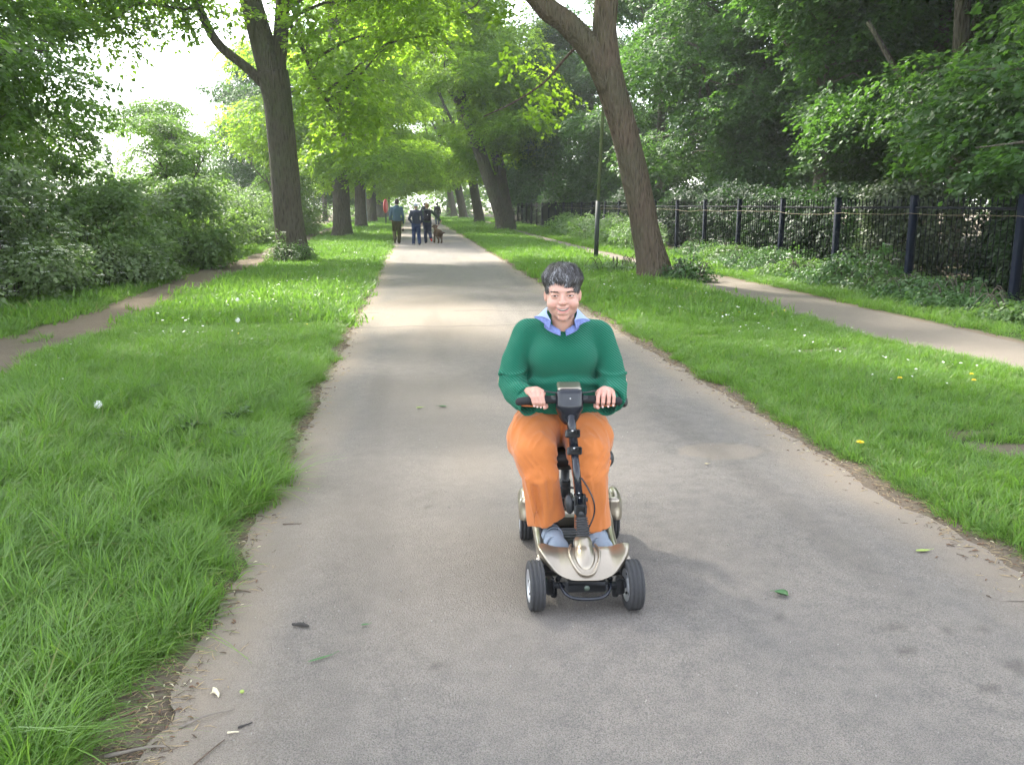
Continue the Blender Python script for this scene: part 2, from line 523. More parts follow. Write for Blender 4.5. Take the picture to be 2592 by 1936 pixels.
# hairline cracks across the old surface
for (cy0, amp, s) in ((11.9, .16, 3), (13.6, .25, 5), (19.6, .3, 8)):
    cl = cy0 + amp * fbm(X * 1.3, X * 0 + s, 0, 71 + s, 4)
    stain = np.maximum(stain, sstep(0.05, 0.01, np.abs(Y - cl)) * 0.5 * (fbm(X * .8, X * 0, 0, s, 2) > -0.25))
nx, ny = len(px_), len(py_)
i = (np.arange(ny - 1)[:, None] * nx + np.arange(nx - 1)[None]).reshape(-1)
n = N('worn_tarmac'); c = n.coord()
a1 = n.noise(c, 0.9, 4); a2 = n.noise(c, 9.0, 5, 0.65); a3 = n.noise(c, 210.0, 3, 0.7); v1 = n.vor(c, 150.0); v2 = n.vor(c, 48.0); vc = n.vor(c, 150.0, out='Color')
colr = n.mix(a1, (0.215, 0.192, 0.168), (0.262, 0.232, 0.200))
colr = n.mix(n.math('MULTIPLY', n.ramp(a2, [(0.38, 0.0), (0.66, 1.0)]), 0.55), colr, (0.135, 0.125, 0.115))
colr = n.mix(n.ramp(a3, [(0.42, 0.75), (0.56, 0.0)]), colr, (0.085, 0.078, 0.074))
st = n.n('ShaderNodeSeparateColor', i_0=vc).outputs[0]
colr = n.mix(n.ramp(st, [(0.80, 0.0), (0.86, 0.35)]), colr, (0.24, 0.22, 0.195))
colr = n.mix(n.ramp(v2, [(0.035, 0.4), (0.055, 0.0)]), colr, (0.30, 0.28, 0.25))
colr = n.mix(n.math('MULTIPLY', n.attr('dust'), n.math('MULTIPLY_ADD', a2, 0.9, 0.3)), colr, (0.29, 0.235, 0.175))
colr = n.mix(n.attr('stain'), colr, (0.045, 0.038, 0.032))
hgt = n.math('ADD', n.math('MULTIPLY', a3, 0.6), n.math('MULTIPLY', v1, -1.0))
m_path = n.pbr(colr, n.math('MULTIPLY_ADD', n.attr('stain'), -0.15, 0.9), 0, n.bump(hgt, 0.8, 0.006), 0.25)
p = mobj('path', np.stack([X, Y, Z], -1).reshape(-1, 3), np.stack([i, i + 1, i + nx + 1, i + nx], -1), m_path, smooth=True,
         attrs={'stain': stain.reshape(-1), 'dust': dust.reshape(-1)})
tag(p, kind='structure')

# ---- narrow footpath by the railings
fy = np.concatenate([[-5, 0, 3], np.arange(5, 40, 0.12), np.geomspace(40.3, 160, 60)])
U, Y = np.meshgrid(np.linspace(0, 1, 22), fy)
L = (interp(fy, FP_N) + 0.05 * fbm(fy * 1.2, fy * 0, 0, 81, 4))[:, None]; R = (interp(fy, FP_F) + 0.06 * fbm(fy * 1.4, fy * 0 + 5, 0, 83, 4))[:, None]
X = L + (R - L) * U
Z = np.maximum(ground_z(X, Y), 0) + 0.014 - 0.02 * (np.abs(U - .5) > .49)
nx, ny = 22, len(fy)
i = (np.arange(ny - 1)[:, None] * nx + np.arange(nx - 1)[None]).reshape(-1)
n = N('dusty_footpath'); c = n.coord()
a1 = n.noise(c, 1.6, 4); a2 = n.noise(c, 14.0, 5, 0.65); a3 = n.noise(c, 120.0, 3, 0.7)
colr = n.mix(a1, (0.150, 0.132, 0.108), (0.190, 0.166, 0.136))
colr = n.mix(n.math('MULTIPLY', a2, 0.5), colr, (0.125, 0.100, 0.078))
colr = n.mix(n.ramp(a3, [(0.6, 0.0), (0.7, 0.6)]), colr, (0.30, 0.27, 0.23))
m_fp = n.pbr(colr, 0.92, 0, n.bump(a3, 0.6, 0.006), 0.2)
p = mobj('footpath', np.stack([X, Y, Z], -1).reshape(-1, 3), np.stack([i, i + 1, i + nx + 1, i + nx], -1), m_fp, smooth=True)
tag(p, kind='structure')
# ============================================================ foliage toolkit
def leaf_mat(name, base, trans, var=0.35, tf=0.45, rough=0.5, spec=0.35):
    n = N(name)
    v = n.attr('v')
    oi = n.n('ShaderNodeObjectInfo').outputs['Random']
    cN = n.noise(n.coord(), 0.9, 3)
    k = n.math('ADD', n.math('MULTIPLY', v, 0.7), n.math('MULTIPLY', cN, 0.5))
    lo = tuple(q * (1 - var) for q in base); hi = (base[0] * (1 + var * 1.5), base[1] * (1 + var), base[2] * (1 + var * .3))
    c1 = n.mix(k, lo, hi)
    lo = tuple(q * (1 - var) for q in trans); hi = (trans[0] * (1 + var * 1.3), trans[1] * (1 + var), trans[2])
    c2 = n.mix(k, lo, hi)
    b = n.n('ShaderNodeBsdfPrincipled')
    n.put(b.inputs['Base Color'], c1); b.inputs['Roughness'].default_value = rough; b.inputs['Specular IOR Level'].default_value = spec
    t = n.n('ShaderNodeBsdfTranslucent'); n.put(t.inputs[0], c2)
    mx = n.n('ShaderNodeMixShader'); mx.inputs[0].default_value = tf
    n.t.links.new(b.outputs[0], mx.inputs[1]); n.t.links.new(t.outputs[0], mx.inputs[2])
    n.t.links.new(mx.outputs[0], n.out.inputs['Surface'])
    return n.m

M_LIME = leaf_mat('lime_leaves', (0.080, 0.150, 0.030), (0.33, 0.56, 0.05), tf=0.55)
M_ELM = leaf_mat('elm_leaves', (0.060, 0.125, 0.030), (0.18, 0.36, 0.045), tf=0.48)
M_WOOD = leaf_mat('wood_leaves', (0.040, 0.095, 0.030), (0.10, 0.24, 0.035), tf=0.42)
M_BUSH = leaf_mat('bush_leaves', (0.095, 0.160, 0.065), (0.19, 0.34, 0.075), tf=0.47)
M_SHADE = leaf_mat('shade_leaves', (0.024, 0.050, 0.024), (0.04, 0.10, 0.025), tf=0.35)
M_HERB = leaf_mat('herb_leaves', (0.080, 0.150, 0.055), (0.15, 0.30, 0.06), tf=0.42, rough=0.45)
M_FAR = leaf_mat('far_leaves', (0.07, 0.13, 0.04), (0.16, 0.30, 0.05), tf=0.45)

def leaf_tmpl(kind):
    """unit leaf: lies in XY, grows along +X, length 1"""
    if kind == 'kite':
        V = np.array([(0,0,0),(.42,-.33,.04),(1,0,-.08),(.42,.33,.04)]); F = [(0,1,2),(0,2,3)]
    elif kind == 'ovate':
        V = np.array([(0,0,0),(.3,-.34,.05),(.7,-.27,.0),(1,0,-.12),(.7,.27,.0),(.3,.34,.05),(.5,0,-.03)])
        F = [(0,1,6),(1,2,6),(2,3,6),(3,4,6),(4,5,6),(5,0,6)]
    elif kind == 'maple':
        V = [(0,0,0)]
        pts = [(.02,-.22),(-.12,-.5),(.28,-.36),(.45,-.62),(.58,-.24),(1,0),(.58,.24),(.45,.62),(.28,.36),(-.12,.5),(.02,.22)]
        V = np.array([(.25,0,.05)] + [(0,0,0)] + [(a,b,-.05*(abs(b)+a*.5)) for a,b in pts])
        m = len(pts) + 1
        F = [(0, 1 + i, 1 + (i + 1) % m) for i in range(m)]
    elif kind == 'long':
        V = np.array([(0,0,0),(.3,-.16,.03),(.65,-.15,.01),(1,0,-.2),(.65,.15,.01),(.3,.16,.03)])
        F = [(0,1,5),(1,2,4),(1,4,5),(2,3,4)]
    return np.asarray(V, float), np.array(F)

def rot_from(fwd, up):
    """stack of matrices with columns fwd, side, up"""
    f = fwd / (np.linalg.norm(fwd, axis=-1, keepdims=True) + 1e-9)
    s = np.cross(up, f); s /= np.linalg.norm(s, axis=-1, keepdims=True) + 1e-9
    u = np.cross(f, s)
    return np.stack([f, s, u], -1)

def spray(rng, kind='kite', leaf=0.10, length=0.9, width=0.7, n=46, droop=0.25, flat=0.75):
    """a leafy twig along +X: arrays of leaf origin, direction, up, size"""
    t = rng.random(n)**0.8
    side = rng.choice([-1, 1], n)
    off = rng.random(n)**0.7 * width * 0.5 * (1 - 0.65 * t)
    P = np.stack([t * length, side * off, -droop * t**2 * length - 0.35 * off * droop + rng.normal(0, .035, n)], -1)
    ang = side * rng.uniform(0.3, 1.3, n)
    D = np.stack([np.cos(ang), np.sin(ang), rng.uniform(-.75, .05, n)], -1)
    up = np.stack([rng.normal(0, 1 - flat, n), rng.normal(0, 1 - flat, n), np.full(n, .9)], -1)
    return P, D, up, leaf * rng.uniform(.6, 1.25, n)

def leaves_mesh(P, D, U, S, kind):
    tv, tf = leaf_tmpl(kind)
    Rm = rot_from(D, U)
    V = np.einsum('nij,kj->nki', Rm, tv) * S[:, None, None] + P[:, None]
    F = tf[None] + (np.arange(len(P)) * len(tv))[:, None, None]
    return V.reshape(-1, 3), F.reshape(-1, 3)

def crown_leaves(rng, lobes, nspray, leaf=0.10, kind='kite', per=46, sp_len=0.9, gap=0.0, gscale=0.55, droop=0.3, shell=0.55, centre=None, flat=.75, cut=None):
    """lobes: (x,y,z,rx,ry,rz). sprays through the volume of the lobes, thinned by noise into clumps and gaps"""
    lb = np.array(lobes, float)
    w_ = (lb[:, 3] * lb[:, 4] + lb[:, 3] * lb[:, 5]); w_ /= w_.sum()
    want = nspray; C_ = []; O_ = []
    for it in range(12):
        m = want * 2
        k = rng.choice(len(lb), m, p=w_)
        d = rng.normal(size=(m, 3)); d /= np.linalg.norm(d, axis=1)[:, None]
        r = rng.random(m)**(shell / 1.5)
        q = lb[k, :3] + d * r[:, None] * lb[k, 3:6]
        nz = fbm(q[:, 0] * gscale, q[:, 1] * gscale, q[:, 2] * gscale * 1.6, int(rng.integers(1, 2)) + 7, 3)
        ok = nz > gap + rng.normal(0, .08, m)
        ok &= q[:, 2] > 0.1
        if cut is not None: ok &= ~cut(q)
        C_.append(q[ok]); o = q[ok] - lb[k[ok], :3]; o[:, 2] *= .35; O_.append(o)
        if sum(len(a) for a in C_) >= nspray: break
    C_ = np.concatenate(C_)[:nspray]; O_ = np.concatenate(O_)[:nspray]
    m = len(C_)
    az = np.arctan2(O_[:, 1], O_[:, 0]) + rng.normal(0, .7, m)
    el = rng.normal(-.12, .28, m)
    fwd = np.stack([np.cos(az) * np.cos(el), np.sin(az) * np.cos(el), np.sin(el)], -1)
    up = np.stack([rng.normal(0, .22, m), rng.normal(0, .22, m), np.ones(m)], -1)
    Rm = rot_from(fwd, up); sc = rng.uniform(.7, 1.25, m)
    tm = [spray(rng, kind, leaf, sp_len, sp_len * .85, per, droop, flat) for _ in range(5)]
    V = []; F = []; A = []; n0 = 0
    for t in range(5):
        sel = np.arange(m) % 5 == t
        if not sel.any(): continue
        P, D, U, S = tm[t]
        Rs = Rm[sel]; ss = sc[sel]
        P2 = np.einsum('nij,kj->nki', Rs, P - np.array([sp_len * .4, 0, 0])) * ss[:, None, None] + C_[sel][:, None]
        D2 = np.einsum('nij,kj->nki', Rs, D); U2 = np.einsum('nij,kj->nki', Rs, U)
        P2 = P2.reshape(-1, 3); k = len(P2)
        S2 = np.tile(S, sel.sum()) * rng.uniform(.85, 1.15, k)
        v, f = leaves_mesh(P2, D2.reshape(-1, 3) + rng.normal(0, .12, (k, 3)), U2.reshape(-1, 3) + rng.normal(0, .15, (k, 3)), S2, kind)
        nv = len(leaf_tmpl(kind)[0])
        a = np.repeat(np.clip(np.repeat(rng.random(sel.sum()), len(P)) * .6 + rng.random(k) * .5 - .05, 0, 1), nv)
        V.append(v); F.append(f + n0); A.append(a); n0 += len(v)
    return np.concatenate(V), np.concatenate(F), np.concatenate(A), C_

# ---- bark
def bark_mat(name, c1, c2, scale=9, lichen=None):
    n = N(name); c = n.coord()
    m = n.mapping(c, (scale, scale, scale * .16))
    f = n.noise(m, 1.6, 6, 0.65, 0.6)
    v = n.vor(n.mapping(c, (scale * 2.2, scale * 2.2, scale * .35)), 1.0)
    k = n.mix(f, c1, c2)
    k = n.mix(n.ramp(v, [(0.08, 0.6), (0.40, 0.0)]), k, tuple(q * .25 for q in c1))
    big = n.noise(c, 0.8, 3)
    k = n.mix(n.ramp(big, [(0.45, 0.0), (0.65, 0.55)]), k, lichen or (0.10, 0.115, 0.06))
    h = n.math('ADD', n.math('MULTIPLY', f, 1.2), n.math('MULTIPLY', v, 1.0))
    return n.pbr(k, 0.9, 0, n.bump(h, 1.0, 0.08), 0.2)
M_BARK_D = bark_mat('dark_bark', (0.072, 0.062, 0.050), (0.15, 0.128, 0.102))
M_BARK_B = bark_mat('brown_bark', (0.085, 0.062, 0.045), (0.19, 0.145, 0.108), 10, (0.105, 0.105, 0.07))
M_TWIG = simple('twig_bark', (0.055, 0.045, 0.032), 0.85, scale=20)

def limb(mb, pts, rads, nseg=14, k=7, rough=0.06, flare=0.0, seed=0, zs=0.16):
    P = smooth_path(np.column_stack([pts, rads]), k)
    Lr = P[:, 3]; P = P[:, :3]
    V, F = tube_(P, Lr, nseg, True)
    m = len(P)
    ring = V[:m * nseg].reshape(m, nseg, 3)
    d = ring - P[:, None]
    hz = ring[..., 2] - P[0, 2]
    s = 1 + rough * fbm(ring[..., 0] * 3 + seed, ring[..., 1] * 3, ring[..., 2] * 1.2, 5, 3) * 1.6
    if flare:
        an = np.arctan2(d[..., 1], d[..., 0])
        but = 1 + 0.35 * np.cos(an * 4 + seed) + .25 * np.cos(an * 7 + seed * 2)
        s += flare * np.exp(-np.maximum(hz, 0) / 0.28) * but
    V[:m * nseg] = (P[:, None] + d * s[..., None]).reshape(-1, 3)
    mb.add(V, F)
    return mb

def twigs(mb, rng, starts, centres, r0=.05, k=50):
    """thin boughs from points on the limbs to the leafy sprays"""
    S = np.array(starts)
    for j in rng.choice(len(centres), min(k, len(centres)), replace=False):
        c = centres[j]
        a = S[np.argmin(((S - c)**2).sum(1) + rng.random(len(S)) * 3)]
        L = np.linalg.norm(c - a)
        if L > 7: continue
        mid = (a + c) / 2 + np.array([0, 0, .12 * L]) + rng.normal(0, .08 * L, 3)
        q = np.array([a, (a * .6 + mid * .4) + rng.normal(0, .04 * L, 3), mid, mid * .4 + c * .6 + rng.normal(0, .05 * L, 3), c])
        V, F = tube_(smooth_path(q, 2), np.linspace(r0 * min(1, L / 3) + .008, .006, 9), 5, False)
        mb.add(V, F)

def tree(name, label, group, trunk, limbs, lobes, nspray, leafm, barkm, seed, cat='tree', cam_cut=None, **kw):
    """trunk / limbs: [(x,y,z,r)...] in metres relative to the foot"""
    rng = np.random.default_rng(seed)
    root = empty(name, label=label, cat=cat, group=group)
    mb = MB(); st = []
    limb(mb, [p[:3] for p in trunk], [p[3] for p in trunk], kw.pop('nseg', 22), 9, .05, kw.pop('flare', .35), seed)
    for l in limbs:
        limb(mb, [p[:3] for p in l], [p[3] for p in l], 12, 5, .05, 0, seed)
    for l in [trunk[len(trunk) // 2:]] + limbs:
        st += list(smooth_path([p[:3] for p in l], 4))
    tw = kw.pop('twig', 60)
    V, F, A, C_ = crown_leaves(rng, lobes, nspray, **kw)
    twigs(mb, rng, st, C_, .05, tw)
    mb.build('trunk', barkm, root)
    mobj('crown', V, F, leafm, root, attrs={'v': A})
    return root

def copy_tree(o, parent=None):
    c = o.copy(); COL.objects.link(c)
    if parent: c.parent = parent
    for ch in list(o.children): copy_tree(ch, c)
    return c

def place(o, x, y, rz=0.0, s=1.0, z=None, label=None, group=None):
    o.location = (x, y, float(ground_z(x, y)) - .02 if z is None else z)
    o.rotation_euler = (0, 0, rz); o.scale = (s, s, s)
    if label: o['label'] = label
    if group: o['group'] = group
    return o

AV = 'avenue trees beside the tarmac path'
# L1: the big forked tree, left of the path
t = tree('avenue_tree', 'big dark forked tree on the left grass strip, nearest one left of the path', AV,
    [(.0, 0, -.1, .50), (.0, 0, .5, .45), (-.08, 0, 1.8, .425), (-.13, 0, 3.2, .41), (-.20, 0, 4.6, .42), (-.32, 0, 5.4, .47)],
    [[(-.30, 0, 5.1, .38), (-.52, 0, 6.1, .35), (-.83, .1, 7.4, .31), (-1.3, .2, 10, .22), (-1.6, .2, 13, .1)],
     [(-.22, 0, 5.0, .27), (-.08, 0, 5.9, .22), (.10, 0, 7.4, .20), (.4, 0, 10, .14), (.7, 0, 13, .07)],
     [(-.38, 0, 4.9, .17), (-1.0, -.1, 5.5, .14), (-1.8, -.2, 6.2, .13), (-2.3, -.3, 7.4, .11), (-3.0, -.5, 9.5, .06)],
     [(.10, 0, 7.0, .09), (.5, -.1, 6.3, .07), (1.0, -.3, 5.0, .045), (1.5, -.5, 4.2, .03), (2.0, -.7, 3.3, .012)]],
    [(-1, 0, 11.5, 4.4, 5, 3.4), (-3.9, -1, 7.9, 2.4, 2.4, 1.3), (3.2, 0, 9.4, 3.0, 4, 2.2), (1.7, -1, 5.0, 1.15, 1.5, 1.9), (1.2, -1, 7.0, 1.1, 1.2, 1.2), (-3.0, -1, 7.1, 2.2, 1.5, .8), (-3.9, -1.5, 6.2, .9, .8, .7), (-5.4, -1, 7.3, 1.3, 1.3, .9), (2.1, -1, 3.6, .85, .9, 1.0), (1.0, 1.0, 3.6, .7, .9, .9), (3.6, 1, 7.2, 2.2, 2.5, 1.1)],
    1900, M_LIME, M_BARK_D, 3, leaf=.125, kind='ovate', per=34, gap=-.12, droop=.5, twig=90, nseg=30)
place(t, -3.62, 27.1)

# R1: the leaning tree on the right
t = tree('leaning_tree', 'brown leaning tree on the right grass strip with its trunk bent over the path', AV,
    [(.04, 0, -.1, .42), (-.03, 0, .3, .35), (-.24, 0, 1.07, .31), (-.40, 0, 1.8, .295), (-.80, 0, 3.23, .29), (-1.05, 0, 3.98, .31), (-1.20, 0, 4.45, .31)],
    [[(-1.10, 0, 4.1, .30), (-1.50, 0, 4.80, .28), (-2.05, 0, 5.35, .25), (-2.65, 0, 5.8, .23), (-3.7, -.3, 7.2, .17), (-4.4, -.6, 10, .07)],
     [(-1.10, 0, 4.0, .30), (-1.26, 0, 5.1, .27), (-1.22, 0, 5.9, .25), (-1.1, .1, 6.8, .22), (-.8, .2, 8.5, .17), (-.5, .3, 11.5, .08)],
     [(-1.7, 0, 5.0, .035), (-2.0, .3, 4.75, .03), (-2.45, .6, 4.25, .024), (-3.1, .9, 3.85, .018), (-3.7, 1.3, 3.6, .012)]],
    [(-2.5, 0, 10.5, 4, 4.5, 2.6), (1.5, 0, 9.8, 3.0, 3.5, 2.4), (-2.7, 1.6, 4.5, 1.2, .9, .85), (-4.4, .6, 7.6, 2.2, 2, 1.2), (-3.5, 1.8, 3.7, .6, .6, .45), (-3.3, .6, 5.3, .35, .35, .9), (-4.5, .6, 5.7, .35, .4, .3), (.9, -.2, 7.2, 1.4, 1.6, .5), (-5.6, 0, 9.0, 2.4, 3.0, 1.4)],
    1300, M_LIME, M_BARK_B, 5, leaf=.115, kind='ovate', per=34, gap=-.12, droop=.45, twig=70, nseg=30)
place(t, 5.36, 18.95)

# the generic avenue trees (three builds, copied down both sides)
def avenue_kind(name, seed, lean, lobes, nspray, label, nseg=16):
    return tree(name, label, AV,
        [(0, 0, -.1, .56), (0, 0, .6, .47), (lean * .8, 0, 2.4, .43), (lean * 2, 0, 5, .40), (lean * 3.4, 0, 8, .36), (lean * 4.6, 0, 11, .3), (lean * 6, 0, 15, .2), (lean * 7, 0, 18.5, .06)],
        [[(lean * 2.2, 0, 5.5, .2), (lean*2.2 + 1, .3, 7, .16), (lean*2.2 + 2.2, .6, 9.5, .1), (lean*2.2 + 2.9, .7, 12, .05)],
         [(lean * 3, 0, 7, .2), (lean*3 - 1.2, -.3, 8.8, .15), (lean*3 - 2.3, -.6, 11, .1), (lean*3 - 2.9, -.8, 13.5, .05)]],
        lobes, nspray, M_LIME, M_BARK_D, seed, leaf=.17, kind='kite', per=40, gap=-.06, sp_len=1.15, droop=.4, twig=50, nseg=nseg)

def ring_lobes(lean, z0, top, r, rng, n=9, low=0.0):
    out = []
    for k in range(n):
        a = rng.uniform(0, 6.28); h = z0 + (top - z0) * (k + .5) / n
        rr = r * (1 - .55 * abs((k + .5) / n - .4)) * .55
        out.append((lean * (h / 2.6) + np.cos(a) * rr, np.sin(a) * rr, h, r * rng.uniform(.45, .7), r * rng.uniform(.45, .7), (top - z0) / n * rng.uniform(.8, 1.3)))
    return out
rr = np.random.default_rng(77)
kA = avenue_kind('avenue_tree', 101, .0, ring_lobes(0, 3.4, 18, 6.0, rr, 14), 3400, 'second')
kB = avenue_kind('avenue_tree', 102, -.74, ring_lobes(-.74, 5.0, 17, 5.6, rr, 12), 2800, 'leaner')
kD = avenue_kind('avenue_tree', 104, -.40, ring_lobes(-.40, 3.8, 18, 5.8, rr, 13), 3000, 'leaner')
kC = avenue_kind('avenue_tree', 103, -.06, ring_lobes(-.06, 3.0, 17, 6.0, rr, 14), 3400, 'third')
place(kA, -3.60, 46.4, .4, 1.0, label='straight dark tree on the left of the path, directly behind the big forked one')
place(kC, -3.62, 80.5, 2.2, 1.05, label='leafy tree on the left of the path, just right of the pale post')
place(kB, 5.86, 56.9, 0, 1.0, label='avenue tree on the right of the path whose trunk slants up to the left')
more = [(kC, -4.75, 88, 4.0, .95, 'left hand tree half hidden behind the one right of the pale post'),
        (kA, -3.6, 63.5, 3.9, .9, 'slim tree on the left between the pale post and the second trunk'),
        (kA, -3.7, 104, 1.1, 1.1, 'far left avenue tree just behind the red lifebuoy housing'),
        (kC, -3.8, 125, 5.2, 1.1, 'farthest tree on the left side of the path'),
        (kD, 6.6, 60.5, 0, 1.0, 'upright dark tree standing close behind the slanting one on the right'),
        (kD, 6.1, 80.5, .15, 1.0, 'right hand avenue tree beyond the slanting pair'),
        (kD, 5.95, 103, -.15, 1.05, 'fourth avenue tree on the right side, slim and far off'),
        (kC, 6.0, 142, 3.1, 1.1, 'farthest tree on the right side of the path')]
for src, x, y, rz, s, lab in more:
    place(copy_tree(src), x, y, rz, s, label=lab)

# ---- trees left, beyond the trodden track
LW = 'trees behind the bushes on the left'
def wood_kind(name, seed, z0, top, r, nspray, mat, leaf=.14, lean=0.05, kind='kite', shell=.55, gap=-.05, per=42, droop=.35, low=True, tr=.3):
    rng = np.random.default_rng(seed)
    lob = ring_lobes(lean, z0, top, r, rng, 12)
    q = min(1, top / 13)
    return tree(name, 'tree', LW,
        [(0, 0, -.1, tr), (0, 0, .5, tr * .85), (lean, 0, 3, tr * .78), (lean * 2.5, .1, min(6, top * .6), tr * .66), (lean * 4, .2, min(10, top * .75), tr * .5), (lean * 5, .2, top - 1.5, tr * .15)],
        [[(lean*1.2, 0, 3.2*q, tr*.4), (lean + 1.2*q, .4, 4.6*q, tr*.3), (lean + 2.4*q, .9*q, 6.6*q, tr*.2)],
         [(lean*1.5, 0, 4*q, tr*.4), (lean - 1.3*q, -.5*q, 5.6*q, tr*.3), (lean - 2.4*q, -.9*q, 8*q, tr*.2)],
         [(lean*2, 0, 5.5*q, tr*.35), (lean + .4, -1.4*q, 7.2*q, tr*.25), (lean + .6, -2.6*q, 9.4*q, tr*.15)]],
        lob, nspray, mat, M_BARK_D, seed, leaf=leaf, kind=kind, per=per, gap=gap, sp_len=1.05, droop=droop, shell=shell, twig=60, nseg=12)
w1 = wood_kind('wood_tree', 201, 2.0, 14, 4.6, 1900, M_ELM, .135)
w2 = wood_kind('wood_tree', 202, 2.3, 14, 5.2, 3400, M_WOOD, .15, -.08, shell=.75, gap=-.16)
w3 = wood_kind('wood_tree', 203, 2.3, 16, 5.4, 3400, M_WOOD, .15, .1, shell=.7, gap=-.16)
w4 = wood_kind('small_tree', 204, .5, 6.5, 2.9, 900, M_ELM, .12, .1, tr=.12)
place(w1, -11.2, 21.0, .5, .95, label='dark tree at the far left whose branches fill the top left corner')
place(copy_tree(w1), -13.2, 26.5, 2.0, 1.0, label='dark leafy tree behind the elder bush at the far left')
place(w4, -8.6, 34, 1.0, .72, label='pale small tree left of the forked trunk, in front of the bright sky')
L = [     (w4, -11.5, 44, 3.0, .95, 'rounded small tree far left under the bright sky'),
     (w4, -7.9, 52, 4.3, 1.0, 'small tree seen between the forked trunk and the second avenue tree'),
     (w2, -9.5, 66, 2.2, .9, 'dense tree far back on the left beside the second avenue tree'),
     (w2, -8.8, 92, 5.2, 1.0, 'dense tree on the left, far down the path'),
     (w3, -9.0, 122, 3.3, 1.0, 'last tree on the left before the path opens into sun')]
for src, x, y, rz, s, lab in L:
    o = w1 if False else copy_tree(src)
    place(o, x, y, rz, s, label=lab)

t = tree('shading_tree', 'spreading tree at the left edge above the brambles, its unseen crown added over the path to shade it', LW,  # crown over the path is out of view, added to shade the foreground
    [(0, 0, -.1, .42), (0, 0, .6, .36), (.2, .1, 2.5, .32), (.6, .1, 4.6, .3), (.9, .2, 7, .24), (1.2, .2, 10, .18), (1.4, .2, 13, .08)],
    [[(.6, .1, 4.6, .2), (2.2, .3, 6.4, .17), (4.4, .6, 8.2, .12), (6.6, .8, 9.6, .06)], [(.4, .1, 3.8, .17), (-1, -1, 5.6, .13), (-2, -2, 8, .07)],
     [(.9, .2, 6.5, .16), (2.2, -1.5, 8.2, .12), (3.6, -3.5, 9.8, .06)], [(.3, .1, 3.2, .1), (1.2, .8, 4.0, .07), (2.2, 1.4, 4.3, .03)]],
    [(6.0, 1.2, 9.6, 4.2, 4.4, 1.9), (1.5, 0, 11, 3.6, 4, 2.6), (4.0, -3.8, 10.2, 3.6, 3.2, 1.8), (-1.6, -1, 8, 3, 3, 2.4), (1.9, 1.2, 4.4, 1.7, 1.6, .9), (1.4, 1, 6.2, 2.2, 2.4, 1.2), (8.8, -1.5, 10.4, 3.0, 3.6, 1.5), (7.5, -5.5, 11, 3.4, 3, 1.5)],
    3000, M_ELM, M_BARK_D, 17, leaf=.125, per=40, gap=-.1, droop=.4, twig=80, nseg=20)
place(t, -9.6, 12.2)

# ---- the wood behind the railings
RW = 'woodland trees behind the black railings'
place(kD, 6.0, 127, 0, 1.0, label='last avenue tree on the right, a sliver of trunk far off')
place(w2, 13.9, 13.6, .3, .95, label='dense dark tree right behind the railings at the right edge', group=RW)
place(w3, 14.0, 21.5, 2.1, .95, label='dark tree behind the railings, left of the sky gaps', group=RW)
L = [(w2, 13.6, 28.5, 3.9, .95, 'dark leafy tree behind the railings, just right of the leaning trunk'),
     (w3, 19.5, 15.5, 5.0, 1.0, 'second row tree behind the one at the right edge'),
     (w2, 17.5, 33.5, 1.2, 1.0, 'second row dark tree behind the railings beyond the sky gaps'),
     (w3, 13.2, 36, .2, .95, 'dark tree behind the railings, left of the leaning trunk'),
     (w2, 13.2, 46, 5.6, 1.0, 'dark spreading tree behind the railings under the white sky patch'),
     (w3, 20, 45, 3.4, 1.05, 'tall dark tree deep in the wood on the right'),
     (w2, 11.6, 58, 2.4, .95, 'dark tree behind the railings right of the slanting avenue tree'),
     (w3, 17, 62, 4.4, 1.05, 'deep wood tree right of the slanting avenue tree'),
     (w2, 12.0, 74, .9, 1.0, 'wood tree beyond the railings, far down on the right'),
     (w3, 11.8, 92, 5.8, 1.0, 'farther wood tree where the railings end'),
     (w2, 11.8, 115, 3.0, 1.0, 'last wood tree on the right before the sunny opening'),
     (w3, 22, 24, .6, 1.0, 'wood tree in the back row behind the sky gaps'),
     (w2, 24, 34, 2.6, 1.05, 'tree deep in the wood, high on the right')]
for src, x, y, rz, s, lab in L:
    place(copy_tree(src), x, y, rz, s, label=lab, group=RW)
# bare dark trunks seen between the leaves
def bare_trunk(x, y, h, r, lean, lab, seed):
    root = empty('tall_trunk', (x, y, 0), 0, lab, 'tree', RW)
    mb = MB(); limb(mb, [(0, 0, -.1), (lean*.3, 0, 2), (lean*.6, .1, 6), (lean, .1, h)], [r*1.2, r, r*.85, r*.6], 14, 6, .06, .3, seed)
    mb.build('trunk', M_BARK_D, root)
    rng = np.random.default_rng(seed)
    V, F, A, _ = crown_leaves(rng, [(lean, 0, h + .6, 3.2, 3.2, 2.4)], 260, leaf=.15, per=36)
    mobj('crown', V, F, M_WOOD, root, attrs={'v': A})
bare_trunk(14.9, 24.5, 8.5, .22, .3, 'narrow dark trunk left of the sky gap behind the railings', 31)
bare_trunk(15.7, 25.2, 8.5, .2, -.2, 'narrow dark trunk right of the sky gap behind the railings', 32)
bare_trunk(15.4, 18.6, 9, .42, -.3, 'thick dark ivy clad trunk in the wood at the right', 33)

